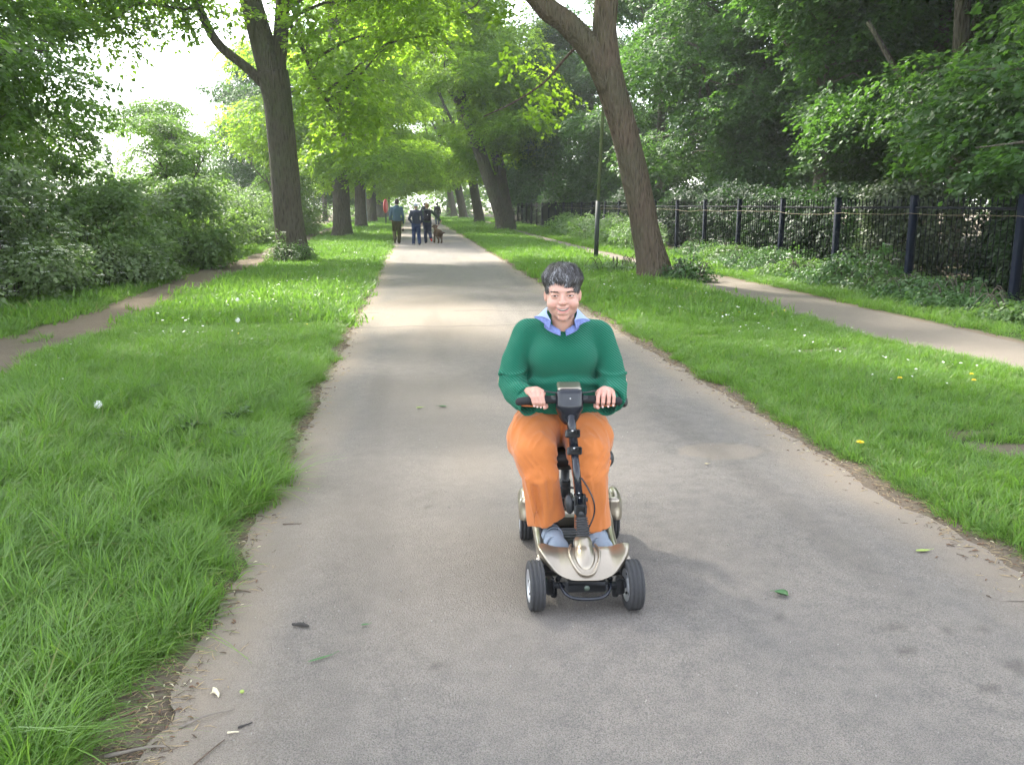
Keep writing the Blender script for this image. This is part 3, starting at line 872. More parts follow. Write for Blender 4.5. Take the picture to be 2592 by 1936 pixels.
# far wall of woodland that closes the view
rng = np.random.default_rng(9)
lob = []
for k in range(46):
    a = rng.uniform(-1.2, 1.2)
    if -.014 < a < .040: continue
    d = rng.uniform(150, 175)
    lob.append((d * np.sin(a), d * np.cos(a), rng.uniform(3, 7), rng.uniform(7, 10), 5, rng.uniform(5, 8)))
for k in range(26):      # undergrowth closing both sides of the far end of the path
    a = rng.choice([rng.uniform(-.16, -.018), rng.uniform(.038, .16)])
    d = rng.uniform(128, 150)
    lob.append((d * np.sin(a), d * np.cos(a), rng.uniform(1.5, 3.5), rng.uniform(1.5, 2.5), 3, rng.uniform(2, 3.5)))
V, F, A, _ = crown_leaves(rng, lob, 4200, leaf=.6, kind='kite', per=22, sp_len=3.6, gap=-.3, gscale=.1)
tag(mobj('far_woodland', V, F, M_FAR, attrs={'v': A}), 'pale distant woodland closing the horizon beyond the avenue', 'woodland', kind='stuff')

# a low maple bough reaching over the railings at the right
mp = empty('maple_tree', (11.2, 12.6, float(ground_z(11.2, 12.6))), 0, 'maple behind the railings whose layered boughs hang over them at the right edge', 'tree', RW)
mb = MB(); limb(mb, [(0, 0, -.1), (.05, 0, 1.5), (.1, .1, 3.4), (.1, .2, 6)], [.13, .11, .09, .05], 12, 6, .05, .3, 5)
limb(mb, [(.05, 0, 1.6), (-.7, -.1, 2.2), (-1.7, -.2, 2.45), (-2.9, -.2, 2.35)], [.06, .045, .03, .01], 7, 5, .03, 0, 6)
limb(mb, [(.08, 0, 2.4), (-.6, .4, 3.2), (-1.6, .7, 3.6), (-2.4, .9, 3.6)], [.05, .04, .025, .01], 7, 5, .03, 0, 7)
mb.build('trunk', M_BARK_D, mp)
rng = np.random.default_rng(63)
V, F, A, _ = crown_leaves(rng, [(-1.1, -.2, 2.25, 1.5, .9, .22), (-2.1, -.3, 2.25, .8, .6, .16), (-.6, .2, 2.9, 1.3, 1.0, .3), (-1.4, .6, 3.6, 1.2, .9, .25), (0, 0, 4.6, 1.8, 1.6, 1.2), (.6, .3, 3.4, 1.0, 1.2, .8)], 330, leaf=.115, kind='maple', per=15, sp_len=.7, gap=-.5, droop=.25, flat=.88)
mobj('crown', V, F, M_WOOD, mp, attrs={'v': A})
# ============================================================ railings on the right
FX = 9.12; FP = 2.89; FY0 = 3.68
M_RAIL = simple('black_painted_iron', (0.007, 0.008, 0.010), 0.7, 0.0, .35, 14, .3, .12)
M_RAIL2 = simple('blue_black_post_paint', (0.007, 0.010, 0.020), 0.68, 0.0, .3, 9, .3, .12)
M_WIRE = simple('weathered_wire', (0.16, 0.12, 0.07), 0.7, 0.0)
def fz(y): return float(ground_z(FX, y))
posts = [FY0 + FP * k for k in range(0, 30)]
fence = empty('railing_fence', (FX, 0, 0), 0, 'long black iron railing fence with square posts beside the right footpath', 'fence')
V, F = box_((.11, .11, 1.98), .008)
V2, F2 = box_((.125, .125, .012), .004)
pm = mesh_data('post', np.concatenate([V, V2 + [0, 0, .992]]), F + [f + len(V) for f in F2], M_RAIL2)
# picket: flat-sided round bar with a blunt spear tip
pv, pf = lathe_([(.0001, -.02), (.0085, -.02), (.0085, 1.60), (.015, 1.615), (.015, 1.64), (.0001, 1.70)], 6)
pk = mesh_data('picket', pv, pf, M_RAIL)
rest = MB(); cnt = 0
for k, y in enumerate(posts):
    z = fz(y)
    if y < 62:
        o = bpy.data.objects.new('post', pm); COL.objects.link(o); o.parent = fence
        o.location = (random.uniform(-.008, .008), y, z + .77); o.rotation_euler = (random.uniform(-.008, .008), random.uniform(-.01, .01), 0)
    else:
        rest.box((0, y, z + .77), (.11, .11, 1.98))
    y1 = y + FP; z1 = fz(y1)
    n_ = 19
    for q in range(1, n_ + 1):
        yy = y + FP * q / (n_ + 1); zz = z + (z1 - z) * q / (n_ + 1)
        if y > 60 and q % 2: continue
        if 9.4 < yy and cnt < 296:
            o = bpy.data.objects.new('picket', pk); COL.objects.link(o); o.parent = fence
            o.location = (0, yy, zz + .04); o.rotation_euler = (random.uniform(-.006, .006), random.uniform(-.006, .006), 0); cnt += 1
        else:
            rest.box((0, yy, zz + .87), (.017, .017, 1.66))
    for h in (.20, 1.55):
        mb = MB(); L = math.hypot(FP - .11, z1 - z); ang = math.atan2(z1 - z, FP)
        ca, sa = math.cos(ang), math.sin(ang)
        mb.box((0, (y + y1) / 2, (z + z1) / 2 + h), (.012, L, .045), rot=[[1,0,0],[0,ca,-sa],[0,sa,ca]], bev=.002)
        if y < 60: mb.build('rail', M_RAIL, fence, smooth=False)
        else: rest.add(np.concatenate(mb.V), mb.F)
o = rest.build('railing_run', M_RAIL, fence, smooth=False); o['kind'] = 'stuff'
wp = []
for k in range(2, 17):
    y = posts[k]; z = fz(y)
    for s in np.linspace(0, 1, 8, endpoint=False):
        wp.append((-.075 - .01 * math.sin(k + s * 9), y + s * FP, z + 1.44 + .035 * random.uniform(-1, 1) * .3 - .05 * 4 * s * (1 - s) * ((k % 3) * .5)))
MB().tube(wp, .0045, 4).build('wire', M_WIRE, fence)
# ============================================================ grass (instanced tufts), herbs, bushes
def grass_mat(name, base, trans):
    n = N(name)
    tip = n.attr('t'); v = n.attr('v')
    cN = n.noise(n.n('ShaderNodeNewGeometry').outputs['Position'], 1.3, 3)
    k = n.math('ADD', n.math('MULTIPLY', v, 0.6), n.math('MULTIPLY', cN, 0.5))
    c1 = n.mix(k, tuple(q * .62 for q in base), (base[0] * 1.75, base[1] * 1.35, base[2] * 1.1))
    c1 = n.mix(n.ramp(v, [(0.93, 0.0), (0.95, 0.8)]), c1, (0.26, 0.22, 0.10))
    c2 = n.mix(k, tuple(q * .7 for q in trans), (trans[0] * 1.5, trans[1] * 1.25, trans[2]))
    b = n.n('ShaderNodeBsdfPrincipled'); n.put(b.inputs['Base Color'], c1)
    b.inputs['Roughness'].default_value = .42; b.inputs['Specular IOR Level'].default_value = .4
    t = n.n('ShaderNodeBsdfTranslucent'); n.put(t.inputs[0], c2)
    mx = n.n('ShaderNodeMixShader'); mx.inputs[0].default_value = .38
    n.t.links.new(b.outputs[0], mx.inputs[1]); n.t.links.new(t.outputs[0], mx.inputs[2])
    n.t.links.new(mx.outputs[0], n.out.inputs['Surface'])
    return n.m
M_GRASS = grass_mat('grass_blades', (0.098, 0.215, 0.046), (0.20, 0.44, 0.055))

def tuft(rng, n=34, h=.16, spread=.07, lean=.5, wid=.0035, segs=4):
    """blades as curved ribbons"""
    a = rng.uniform(0, 6.283, n); r = spread * np.sqrt(rng.random(n))
    root = np.stack([r * np.cos(a), r * np.sin(a), np.zeros(n)], -1)
    az = a + rng.normal(0, .9, n); L = h * rng.uniform(.45, 1.25, n); ln = lean * rng.uniform(.3, 1.5, n)
    w = wid * rng.uniform(.6, 1.3, n)
    V = []; T = []
    for s in range(segs + 1):
        t = s / segs
        out = L * (ln * t * t); up = L * t * (1 - .38 * ln * t)
        c = root + np.stack([np.cos(az) * out, np.sin(az) * out, up], -1)
        side = np.stack([-np.sin(az), np.cos(az), np.zeros(n)], -1) * (w * (1 - t)**.6 + .0004)[:, None]
        V += [c - side, c + side]; T += [np.full(n, t)] * 2
    V = np.stack(V, 1).reshape(-1, 3); T = np.stack(T, 1).reshape(-1)
    k = 2 * (segs + 1)
    q = np.array([(2*s, 2*s+1, 2*s+3, 2*s+2) for s in range(segs)])
    F = (q[None] + (np.arange(n) * k)[:, None, None]).reshape(-1, 4)
    return V, F, T, np.repeat(rng.random(n), k)

def tmpl_obj(name, V, F, attrs, mat):
    return bpy.data.objects.new(name, mesh_data(name, V, F, mat, True, attrs))

def scatter(name, pts, rot, scl, idx, templates, label=None, kind='stuff', cat=None):
    me = bpy.data.meshes.new(name)
    me.vertices.add(len(pts)); me.vertices.foreach_set('co', np.asarray(pts, np.float32).reshape(-1))
    for nm, ty, d in (('scl', 'FLOAT_VECTOR', scl), ('rot', 'FLOAT_VECTOR', rot)):
        at = me.attributes.new(nm, ty, 'POINT'); at.data.foreach_set('vector', np.asarray(d, np.float32).reshape(-1))
    at = me.attributes.new('idx', 'INT', 'POINT'); at.data.foreach_set('value', np.asarray(idx, np.int32))
    o = bpy.data.objects.new(name, me); COL.objects.link(o)
    ng = bpy.data.node_groups.new(name + '_scatter', 'GeometryNodeTree')
    ng.interface.new_socket('Geometry', in_out='INPUT', socket_type='NodeSocketGeometry')
    ng.interface.new_socket('Geometry', in_out='OUTPUT', socket_type='NodeSocketGeometry')
    a = ng.nodes.new('NodeGroupInput'); z = ng.nodes.new('NodeGroupOutput')
    ji = ng.nodes.new('GeometryNodeGeometryToInstance')
    for t in reversed(templates):
        oi = ng.nodes.new('GeometryNodeObjectInfo'); oi.inputs['Object'].default_value = t
        ng.links.new(oi.outputs['Geometry'], ji.inputs[0])
    iop = ng.nodes.new('GeometryNodeInstanceOnPoints')
    def na(nm, ty):
        q = ng.nodes.new('GeometryNodeInputNamedAttribute'); q.data_type = ty; q.inputs[0].default_value = nm; return q.outputs[0]
    ng.links.new(a.outputs[0], iop.inputs['Points']); ng.links.new(ji.outputs[0], iop.inputs['Instance'])
    iop.inputs['Pick Instance'].default_value = True
    ng.links.new(na('idx', 'INT'), iop.inputs['Instance Index'])
    ng.links.new(na('rot', 'FLOAT_VECTOR'), iop.inputs['Rotation'])
    ng.links.new(na('scl', 'FLOAT_VECTOR'), iop.inputs['Scale'])
    ng.links.new(iop.outputs[0], z.inputs[0])
    md = o.modifiers.new('scatter', 'NODES'); md.node_group = ng
    return tag(o, label, cat, kind=kind)

rng = np.random.default_rng(5)
tall = [tmpl_obj('tuft', *(lambda q: (q[0], q[1], {'t': q[2], 'v': q[3]}))(tuft(rng, 50, .19, .06, 1.05, .0021, 5)), M_GRASS) for _ in range(4)]
short = [tmpl_obj('tuft', *(lambda q: (q[0], q[1], {'t': q[2], 'v': q[3]}))(tuft(rng, 56, .085, .10, .85, .0026, 3)), M_GRASS) for _ in range(4)]
far = [tmpl_obj('tuft', *(lambda q: (q[0], q[1], {'t': q[2], 'v': q[3]}))(tuft(rng, 46, .10, .22, .7, .009, 2)), M_GRASS) for _ in range(3)]
P = []; RO = []; SCL = []; IX = []
def zone(x0, x1, y0, y1, dens, idx, sc, tallf=None):
    m = int((x1 - x0) * (y1 - y0) * dens)
    x = rng.uniform(x0, x1, m); y = rng.uniform(y0, y1, m)
    ok = rng.random(m) > soilmask(x, y) * 1.02 + .01
    # outside the view
    lim = .62 * (y + 1.2) + .7
    ok &= (x > -lim) & (x < .80 * (y + 1.2) + 1.0)
    x, y = x[ok], y[ok]; m = len(x)
    if tallf is not None:
        kp = rng.random(m) < tallf(x, y); x, y = x[kp], y[kp]; m = len(x)
    s = sc * rng.uniform(.65, 1.3, m) * (1 + .35 * fbm(x * 1.1, y * 1.1, 0, 91, 3))
    P.append(np.stack([x, y, ground_z(x, y) - .004], -1))
    a = fbm(x * .9, y * .9, 0, 93, 2) * 2.2 + .1
    RO.append(np.stack([rng.normal(0, .12, m) - .22 * np.sin(a), rng.normal(.20, .18, m), rng.uniform(0, 6.28, m)], -1))
    SCL.append(np.stack([s, s, s * rng.uniform(.8, 1.25, m)], -1))
    IX.append(rng.choice(idx, m))
tf = lambda x, y: sstep(-.25, .2, fbm(x * .8, y * .8, 0, 95, 3) + .5 * sstep(6.5, 3.5, y)) * sstep(9, 5.5, y)
zone(-4.6, -.80, 1.9, 9, 190, [0, 1, 2, 3], 1.0, tf)
zone(-6.5, -.84, 1.9, 12, 200, [4, 5, 6, 7], 1.0)
zone(2.75, 6.4, 2.6, 12, 210, [4, 5, 6, 7], .85)
zone(7.2, 9.3, 7, 20, 60, [4, 5, 6, 7], 1.2)
zone(-7, -.84, 12, 24, 75, [4, 5, 6, 7, 8, 9, 10], 1.15)
zone(2.72, 6.3, 12, 24, 75, [4, 5, 6, 7, 8, 9, 10], 1.05)
zone(-7.5, -.84, 24, 48, 26, [8, 9, 10], 1.0)
zone(2.72, 9.3, 20, 48, 26, [8, 9, 10], 1.0)
zone(-7.5, -.86, 48, 110, 6, [8, 9, 10], 1.6)
zone(2.74, 9.3, 48, 110, 6, [8, 9, 10], 1.6)
# fringe hanging over the tarmac
for xx, sg in ((PATH_L - .12, 1), (PATH_R + .14, -1)):
    for k in range(1500):
        y = 2.2 + 26 * random.random()**1.4
        x = xx + sg * random.gauss(-.06, .06)
        if random.random() < .35 + .65 * float(soilmask(x, y)): continue
        P.append([[x, y, float(ground_z(x, y))]]); RO.append([[random.gauss(0, .15), sg * random.uniform(.2, .5), random.uniform(-.7, .7)]])
        s = random.uniform(.5, .95); SCL.append([[s, s, s]]); IX.append([random.randint(0, 3) if y < 9 and sg > 0 else random.randint(4, 7)])
scatter('grass', np.concatenate(P), np.concatenate(RO), np.concatenate(SCL), np.concatenate(IX), tall + short + far,
        'fresh green grass growing on both verges of the tarmac path')
print('GRASS', sum(len(p) for p in P))

# litter of dead stalks, seed husks and chips along the tarmac edges
M_STRAW = simple('dry_straw', (0.36, 0.27, 0.15), .8, var=.4, scale=3)
M_STICKS = simple('dead_stick', (0.10, 0.07, 0.05), .9, var=.4, scale=10)
M_BROWNL = simple('brown_husk', (0.17, 0.10, 0.06), .85, var=.4, scale=3)
M_CHIP = simple('pale_chip', (0.62, 0.55, 0.38), .8, var=.2)
def chips(n_, mat_i):
    V = []; F = []
    for k in range(n_):
        L = random.uniform(.5, 1); w_ = random.uniform(.05, .16)
        V += [(-L/2, -w_/2, .05), (L/2, -w_/3, .10), (L/2, w_/3, .05), (-L/2, w_/2, .10)]
    return V
def litter_tmpl(L, w_, mat):
    b = random.uniform(-.12, .12) * L
    V, F = tube_([(-L/2, 0, .3 * w_), (0, b, 1.2 * w_), (L/2, 0, .4 * w_)], [w_ * .6, w_, w_ * .4], 4)
    return tmpl_obj('chip', V, F, None, mat)
LT = [litter_tmpl(.04, .0012, M_STRAW), litter_tmpl(.026, .0016, M_STRAW), litter_tmpl(.045, .0014, M_STICKS), litter_tmpl(.016, .0022, M_STICKS),
      litter_tmpl(.014, .002, M_CHIP), litter_tmpl(.018, .0028, M_BROWNL)]
m = 14000
y = 1.9 + 30 * rng.random(m)**1.7
side = rng.random(m) < .5
x = np.where(side, PATH_L - .02 + rng.normal(-.06, .09, m), PATH_R + .02 + rng.normal(.07, .10, m))
ok = soilmask(x, y) > .25
ok |= rng.random(m) < .12
x, y = x[ok], y[ok]; m = len(x)
z = np.where((x > PATH_L) & (x < PATH_R), .008, ground_z(x, y) + .003)
s = rng.uniform(.6, 1.6, m)
scatter('verge_litter', np.stack([x, y, z], -1), np.stack([rng.normal(0, .1, m), rng.normal(0, .12, m), rng.uniform(0, 6.28, m)], -1),
        np.stack([s, s, s], -1), rng.choice(6, m, p=[.3, .22, .16, .14, .05, .13]), LT, 'brown litter of dead stalks and husks along the tarmac edges')
# loose grit on the path
M_GRIT = simple('pale_grit', (0.30, 0.28, 0.25), .9)
gt = [tmpl_obj('grit', *(lambda V, F: (V, F, None))(*box_((.007, .005, .004), .001)), M_GRIT)]
m = 600
y = 2.2 + 14 * rng.random(m)**1.4; x = rng.uniform(PATH_L + .03, PATH_R - .03, m)
s = rng.uniform(.4, 1.3, m)
scatter('loose_grit', np.stack([x, y, np.full(m, .017)], -1), rng.uniform(0, 6, (m, 3)), np.stack([s, s, s], -1), np.zeros(m, int), gt, 'pale grit scattered over the tarmac')

# ---- bushes and brambles
def bush(name, label, group, x, y, lobes, nsp, mat, seed, leaf=.07, kind='kite', per=40, sp=.6, droop=.35, flowers=0, cat='bush', gap=-.1, stems=14, s=1.0, gscale=.9):
    rng = np.random.default_rng(seed)
    root = empty(name, (x, y, float(ground_z(x, y))), 0, label, cat, group)
    V, F, A, C_ = crown_leaves(rng, lobes, nsp, leaf=leaf, kind=kind, per=per, sp_len=sp, gap=gap, gscale=gscale, droop=droop, shell=.4)
    mobj('foliage', V, F, mat, root, attrs={'v': A})
    mb = MB()
    for j in rng.choice(len(C_), stems, replace=False):
        c = C_[j]; a = np.array([c[0] * .5, c[1] * .5, 0]); mid = (a + c) / 2 + np.array([0, 0, .3])
        V, F = tube_(smooth_path([a, mid, c], 4), np.linspace(.014, .004, 9), 5, False); mb.add(V, F)
    mb.build('stems', M_TWIG, root)
    if flowers:
        f = MB()
        # flat heads of tiny white blossom
        for k in range(flowers):
            lb = lobes[rng.integers(len(lobes))]
            d = rng.normal(size=3); d[1] = -abs(d[1]); d /= np.linalg.norm(d)
            c = np.array(lb[:3]) + d * np.array(lb[3:6]) * rng.uniform(.92, 1.08)
            if c[2] < .15: continue
            for q in range(14):
                a = rng.uniform(0, 6.28); r_ = .075 * math.sqrt(rng.random())
                p = c + np.array([r_ * math.cos(a), r_ * math.sin(a), .02 * rng.random() - r_ * .15])
                e = .011
                f.add([p + [e, 0, .004], p + [0, e, 0], p + [-e, 0, .004], p + [0, -e, 0]], np.array([[0, 1, 2, 3]]))
        f.build('blossom', M_WHITE, root, smooth=False)
    return root
M_WHITE = simple('white_petals', (0.72, 0.72, 0.66), .7, var=.05)
M_BRAM = leaf_mat('bramble_leaves', (0.110, 0.165, 0.085), (0.17, 0.30, 0.08), tf=0.42, rough=.38, spec=.5)
M_GREYL = leaf_mat('grey_green_leaves', (0.060, 0.085, 0.055), (0.07, 0.12, 0.05), tf=0.3)
M_NETTLE = leaf_mat('nettle_leaves', (0.055, 0.125, 0.045), (0.10, 0.22, 0.05), tf=0.38, rough=.42, spec=.45)
BG = 'bushes along the left side of the trodden track'
bush('bramble_bush', 'grey green bramble with creamy flower heads at the left edge', BG, -7.3, 13.2, [(0,0,.7,1.3,1.2,.85),(.5,-.5,.45,.9,.8,.5),(-.9,.2,1.2,1.2,1.1,.7)], 520, M_BRAM, 1, .075, 'ovate', 26, .55, flowers=90)
bush('bramble_bush', 'bramble mass full of creamy blossom in the middle of the left hedge', BG, -7.0, 16.2, [(0,0,.8,1.3,1.3,.95),(.6,-.3,.5,1.0,1.1,.55),(-.8,.2,1.3,1.2,1.2,.6)], 520, M_BRAM, 2, .08, 'ovate', 26, .55, flowers=120)
bush('elder_bush', 'tall elder bush with drooping shoots above the bramble at the left edge', BG, -8.6, 15.8, [(0,0,1.7,1.6,1.5,1.2),(.3,-.4,2.3,1.3,1.2,.8),(-1,0,1.3,1.4,1.2,1.0)], 620, M_HERB, 3, .10, 'ovate', 26, .75, droop=.6, flowers=12)
bush('hazel_bush', 'bright hazel bush behind the track, left of the forked trunk', BG, -6.9, 20.4, [(0,0,1.2,1.5,1.6,1.1),(.6,.3,1.5,1.1,1.3,.75),(.9,-.6,.9,.9,.9,.7)], 640, M_BUSH, 4, .095, 'ovate', 26, .7, droop=.5)
bush('hazel_bush', 'yellow green hazel bush arching beside the forked trunk', BG, -6.1, 24.6, [(0,0,1.2,1.3,1.6,1.1),(.5,.2,1.75,1.0,1.3,.65),(.6,-1,.8,.8,.9,.6)], 560, M_BUSH, 5, .095, 'ovate', 26, .7, droop=.5)
bush('hawthorn_bush', 'dense small leaved bush behind the forked trunk', BG, -6.6, 30.5, [(0,0,1.3,1.6,2.2,1.2),(-.5,1,1.8,1.4,1.8,.9)], 560, M_BUSH, 6, .09, 'kite', 34, .8)
bush('hawthorn_bush', 'rounded bush between the forked trunk and the second avenue tree', BG, -6.4, 37.5, [(0,0,1.2,1.5,2.4,1.1),(.3,2,1.0,1.2,1.8,.9)], 520, M_BUSH, 7, .10, 'kite', 34, .8)
bush('hawthorn_bush', 'bush just right of the second avenue tree on the left', BG, -6.6, 49, [(0,0,1.3,1.7,3,1.2),(0,3,1.6,1.6,2.5,1.3)], 520, M_BUSH, 8, .12, 'kite', 34, .9)
bush('elder_bush', 'pale bush far back behind the small trees on the left', BG, -10.5, 38, [(0,0,1.5,2.6,2,1.5),(2,1,1.2,1.6,2,1.2)], 520, M_HERB, 9, .12, 'kite', 34, .9)
bush('elder_bush', 'high bush on the far left under the dark tree', BG, -10.4, 22, [(0,0,1.5,2.0,2,1.5),(1,1,1.9,1.6,2,1.1),(-1.5,-2,1.6,1.8,2,1.5)], 720, M_BUSH, 10, .11, 'kite', 34, .9)
bush('bramble_bush', 'low bramble in front of the hazel bush beside the track', BG, -6.1, 18.2, [(0,0,.5,.9,1.1,.6),(.3,1.2,.4,.6,.9,.5)], 300, M_BRAM, 11, .075, 'ovate', 26, .5, flowers=40)
bush('bramble_bush', 'bramble corner cut off by the left edge, nearest the camera', BG, -7.4, 10.6, [(0,0,.7,1.0,1.2,.85),(-.4,1,.9,1.1,1.2,.8)], 420, M_BRAM, 12, .08, 'ovate', 26, .55, flowers=25)

bush('bramble_bush', 'tall pale bramble bank behind the blossoming brambles', BG, -8.2, 18.4, [(0,0,1.4,1.5,1.6,1.2),(.5,-.8,1.7,1.2,1.2,.8)], 620, M_BRAM, 13, .09, 'ovate', 26, .6, flowers=50)
bush('bramble_bush', 'pale bramble bank between the two hazel bushes', BG, -7.0, 22.6, [(0,0,1.1,1.2,1.5,1.0),(.6,0,.6,.8,1.2,.6)], 480, M_BRAM, 14, .085, 'ovate', 26, .6, flowers=20)
bush('elder_bush', 'pale elder bank filling the hedge left of the forked trunk', BG, -6.9, 27.6, [(0,0,1.3,1.3,1.6,1.2),(.4,1,1.6,1.1,1.3,.8)], 520, M_HERB, 15, .10, 'ovate', 26, .7)
HG = 'herbs and nettles along the foot of the railings'
hedge_rng = np.random.default_rng(44)
labs = ['nettle clump at the right edge under the nearest visible post', 'low ground elder spreading out from the railings at the right edge', 'nettle clump between the first two posts from the right',
        'leafy herb patch at the foot of the second post from the right', 'tallest bright nettle clump leaning on the railings mid way', 'herb patch right of the third post from the right', 'pale herb clump at the foot of the third post',
        'yellow green nettle bank left of the third post', 'feathery herbs at the foot of the fourth post', 'low weeds at the foot of the fifth post from the right', 'weeds beside the railings just right of the leaning trunk']
hy = [11.2, 12.9, 13.9, 15.2, 16.3, 17.7, 18.9, 20.3, 22.0, 24.0, 26.2]
hh = [.22, .27, .40, .36, .80, .36, .42, .62, .5, .5, .55]
for k, (yy, h, lab) in enumerate(zip(hy, hh, labs)):
    bush('nettle_patch' if k % 2 else 'herb_patch', lab, HG, 8.72 + hedge_rng.uniform(-.1, .1), yy, [(0, 0, h * .45, .55, 1.0, h * .6), (-.35, .3, h * .25, .5, .8, h * .4), (.3, -.5, h * .6, .35, .6, h * .55)],
         230, M_NETTLE if k % 3 else M_HERB, 60 + k, .062, 'ovate' if k < 7 else 'kite', 22, .34, .3, flowers=(6, 14, 0)[k % 3], cat='plants', gap=-.3, stems=10, gscale=2)
bush('cow_parsley', 'tall frothy cow parsley bank between lamp post and railings', HG, 8.2, 31.5, [(0,0,.6,.8,2.4,.7),(0,3.5,.6,.8,2,.75)], 420, M_HERB, 81, .07, 'kite', 30, .5, flowers=60, cat='plants', gap=-.3, gscale=2)
bush('cow_parsley', 'cow parsley bank beside the footpath beyond the lamp post', HG, 8.2, 40, [(0,0,.6,.8,4,.7),(0,6,.6,.9,4,.7)], 420, M_HERB, 82, .09, 'kite', 30, .6, flowers=20, cat='plants', gap=-.3, gscale=2)
IG = 'bushes just behind the railings'
bush('ivy_bush', 'grey leaved shrub poking over the railings between the second and third posts', IG, 10.2, 16.8, [(0,0,1.1,.7,1.9,.9),(-.2,.5,1.75,.5,1.2,.35)], 560, M_GREYL, 83, .085, 'ovate', 24, .5, droop=.7, gap=-.25, cat='bush')
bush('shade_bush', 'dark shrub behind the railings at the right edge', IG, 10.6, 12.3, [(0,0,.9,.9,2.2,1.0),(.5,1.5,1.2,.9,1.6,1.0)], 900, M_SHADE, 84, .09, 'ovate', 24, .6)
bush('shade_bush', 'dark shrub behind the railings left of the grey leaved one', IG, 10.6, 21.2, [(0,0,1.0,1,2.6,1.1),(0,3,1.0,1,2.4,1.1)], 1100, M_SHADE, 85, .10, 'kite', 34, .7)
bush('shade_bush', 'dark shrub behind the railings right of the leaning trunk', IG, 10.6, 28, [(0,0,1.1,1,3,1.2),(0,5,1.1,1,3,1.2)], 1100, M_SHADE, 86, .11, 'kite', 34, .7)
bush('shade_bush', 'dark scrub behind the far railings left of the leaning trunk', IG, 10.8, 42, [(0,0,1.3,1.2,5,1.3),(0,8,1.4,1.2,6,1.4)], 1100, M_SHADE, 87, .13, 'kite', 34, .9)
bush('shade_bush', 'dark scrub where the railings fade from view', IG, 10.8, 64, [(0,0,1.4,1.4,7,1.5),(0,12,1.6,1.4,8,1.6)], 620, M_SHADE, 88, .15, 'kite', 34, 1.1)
bush('shade_bush', 'low dark ivy added to dim the sunlit bank behind the railings at the right edge', IG, 11.2, 14.6, [(0,0,.35,1.0,1.6,.5),(.8,0,.6,.9,1.4,.6)], 600, M_SHADE, 93, .09, 'ovate', 24, .5, gap=-.4)  # dark growth added here to dim the sunlit soil of the bank
# the collars of herbs at the feet of the two big trees
FG = 'herb collars at the feet of the two big trees'
bush('cow_parsley', 'small cow parsley with white heads at the foot of the forked trunk', FG, -3.5, 26.2, [(0,0,.25,.75,.5,.3),(-.4,.1,.5,.25,.25,.45),(.3,0,.35,.3,.3,.3)], 150, M_HERB, 90, .055, 'kite', 26, .3, flowers=26, cat='plants', gap=-.4, gscale=2)
bush('nettle_patch', 'nettles round the foot of the brown leaning trunk', FG, 5.9, 18.3, [(0,0,.2,.65,.4,.26),(.1,.2,.35,.35,.3,.28)], 130, M_NETTLE, 91, .055, 'ovate', 24, .28, flowers=6, cat='plants', gap=-.4, gscale=2)
bush('nettle_patch', 'low flowering weeds left of the brown leaning trunk', FG, 4.95, 21.0, [(0,0,.12,.9,.6,.2)], 110, M_HERB, 92, .05, 'kite', 24, .28, flowers=10, cat='plants', gap=-.4, gscale=2)
# ============================================================ mobility scooter (local frame: -y is forwards)
SCX, SCY, SCR = .71, 3.67, R_(-5.06)
M_CHAMP = simple('champagne_metallic_paint', (0.33, 0.285, 0.225), .33, .85, .04, 60, 0.0, Coat_Weight=.6, Coat_Roughness=.12)
M_BLACKP = simple('black_plastic', (0.020, 0.021, 0.023), .48, 0, .3, 30, .1)
M_BLACKG = simple('gloss_black_tube', (0.012, 0.014, 0.020), .22, 0, .3, 20, .03)
M_RUBBER = simple('grey_rubber', (0.034, 0.034, 0.036), .82, 0, .3, 60, .4)
M_FOAM = simple('foam_grip', (0.016, 0.016, 0.018), .85, 0, .3, 200, .6)
M_RIM = simple('silver_rim', (0.62, 0.63, 0.66), .32, .7, .08, 30, .02)
M_MAT = simple('grey_footmat', (0.10, 0.105, 0.11), .85, 0, .2, 120, .5)
M_VINYL = simple('black_vinyl', (0.022, 0.022, 0.024), .5, 0, .25, 30, .2)
M_STEEL = simple('bright_steel', (0.6, 0.6, 0.6), .25, 1.0)
sc = empty('mobility_scooter', (SCX, SCY, .014), SCR, 'small champagne and black four wheeled mobility scooter ridden on the tarmac path', 'mobility scooter')

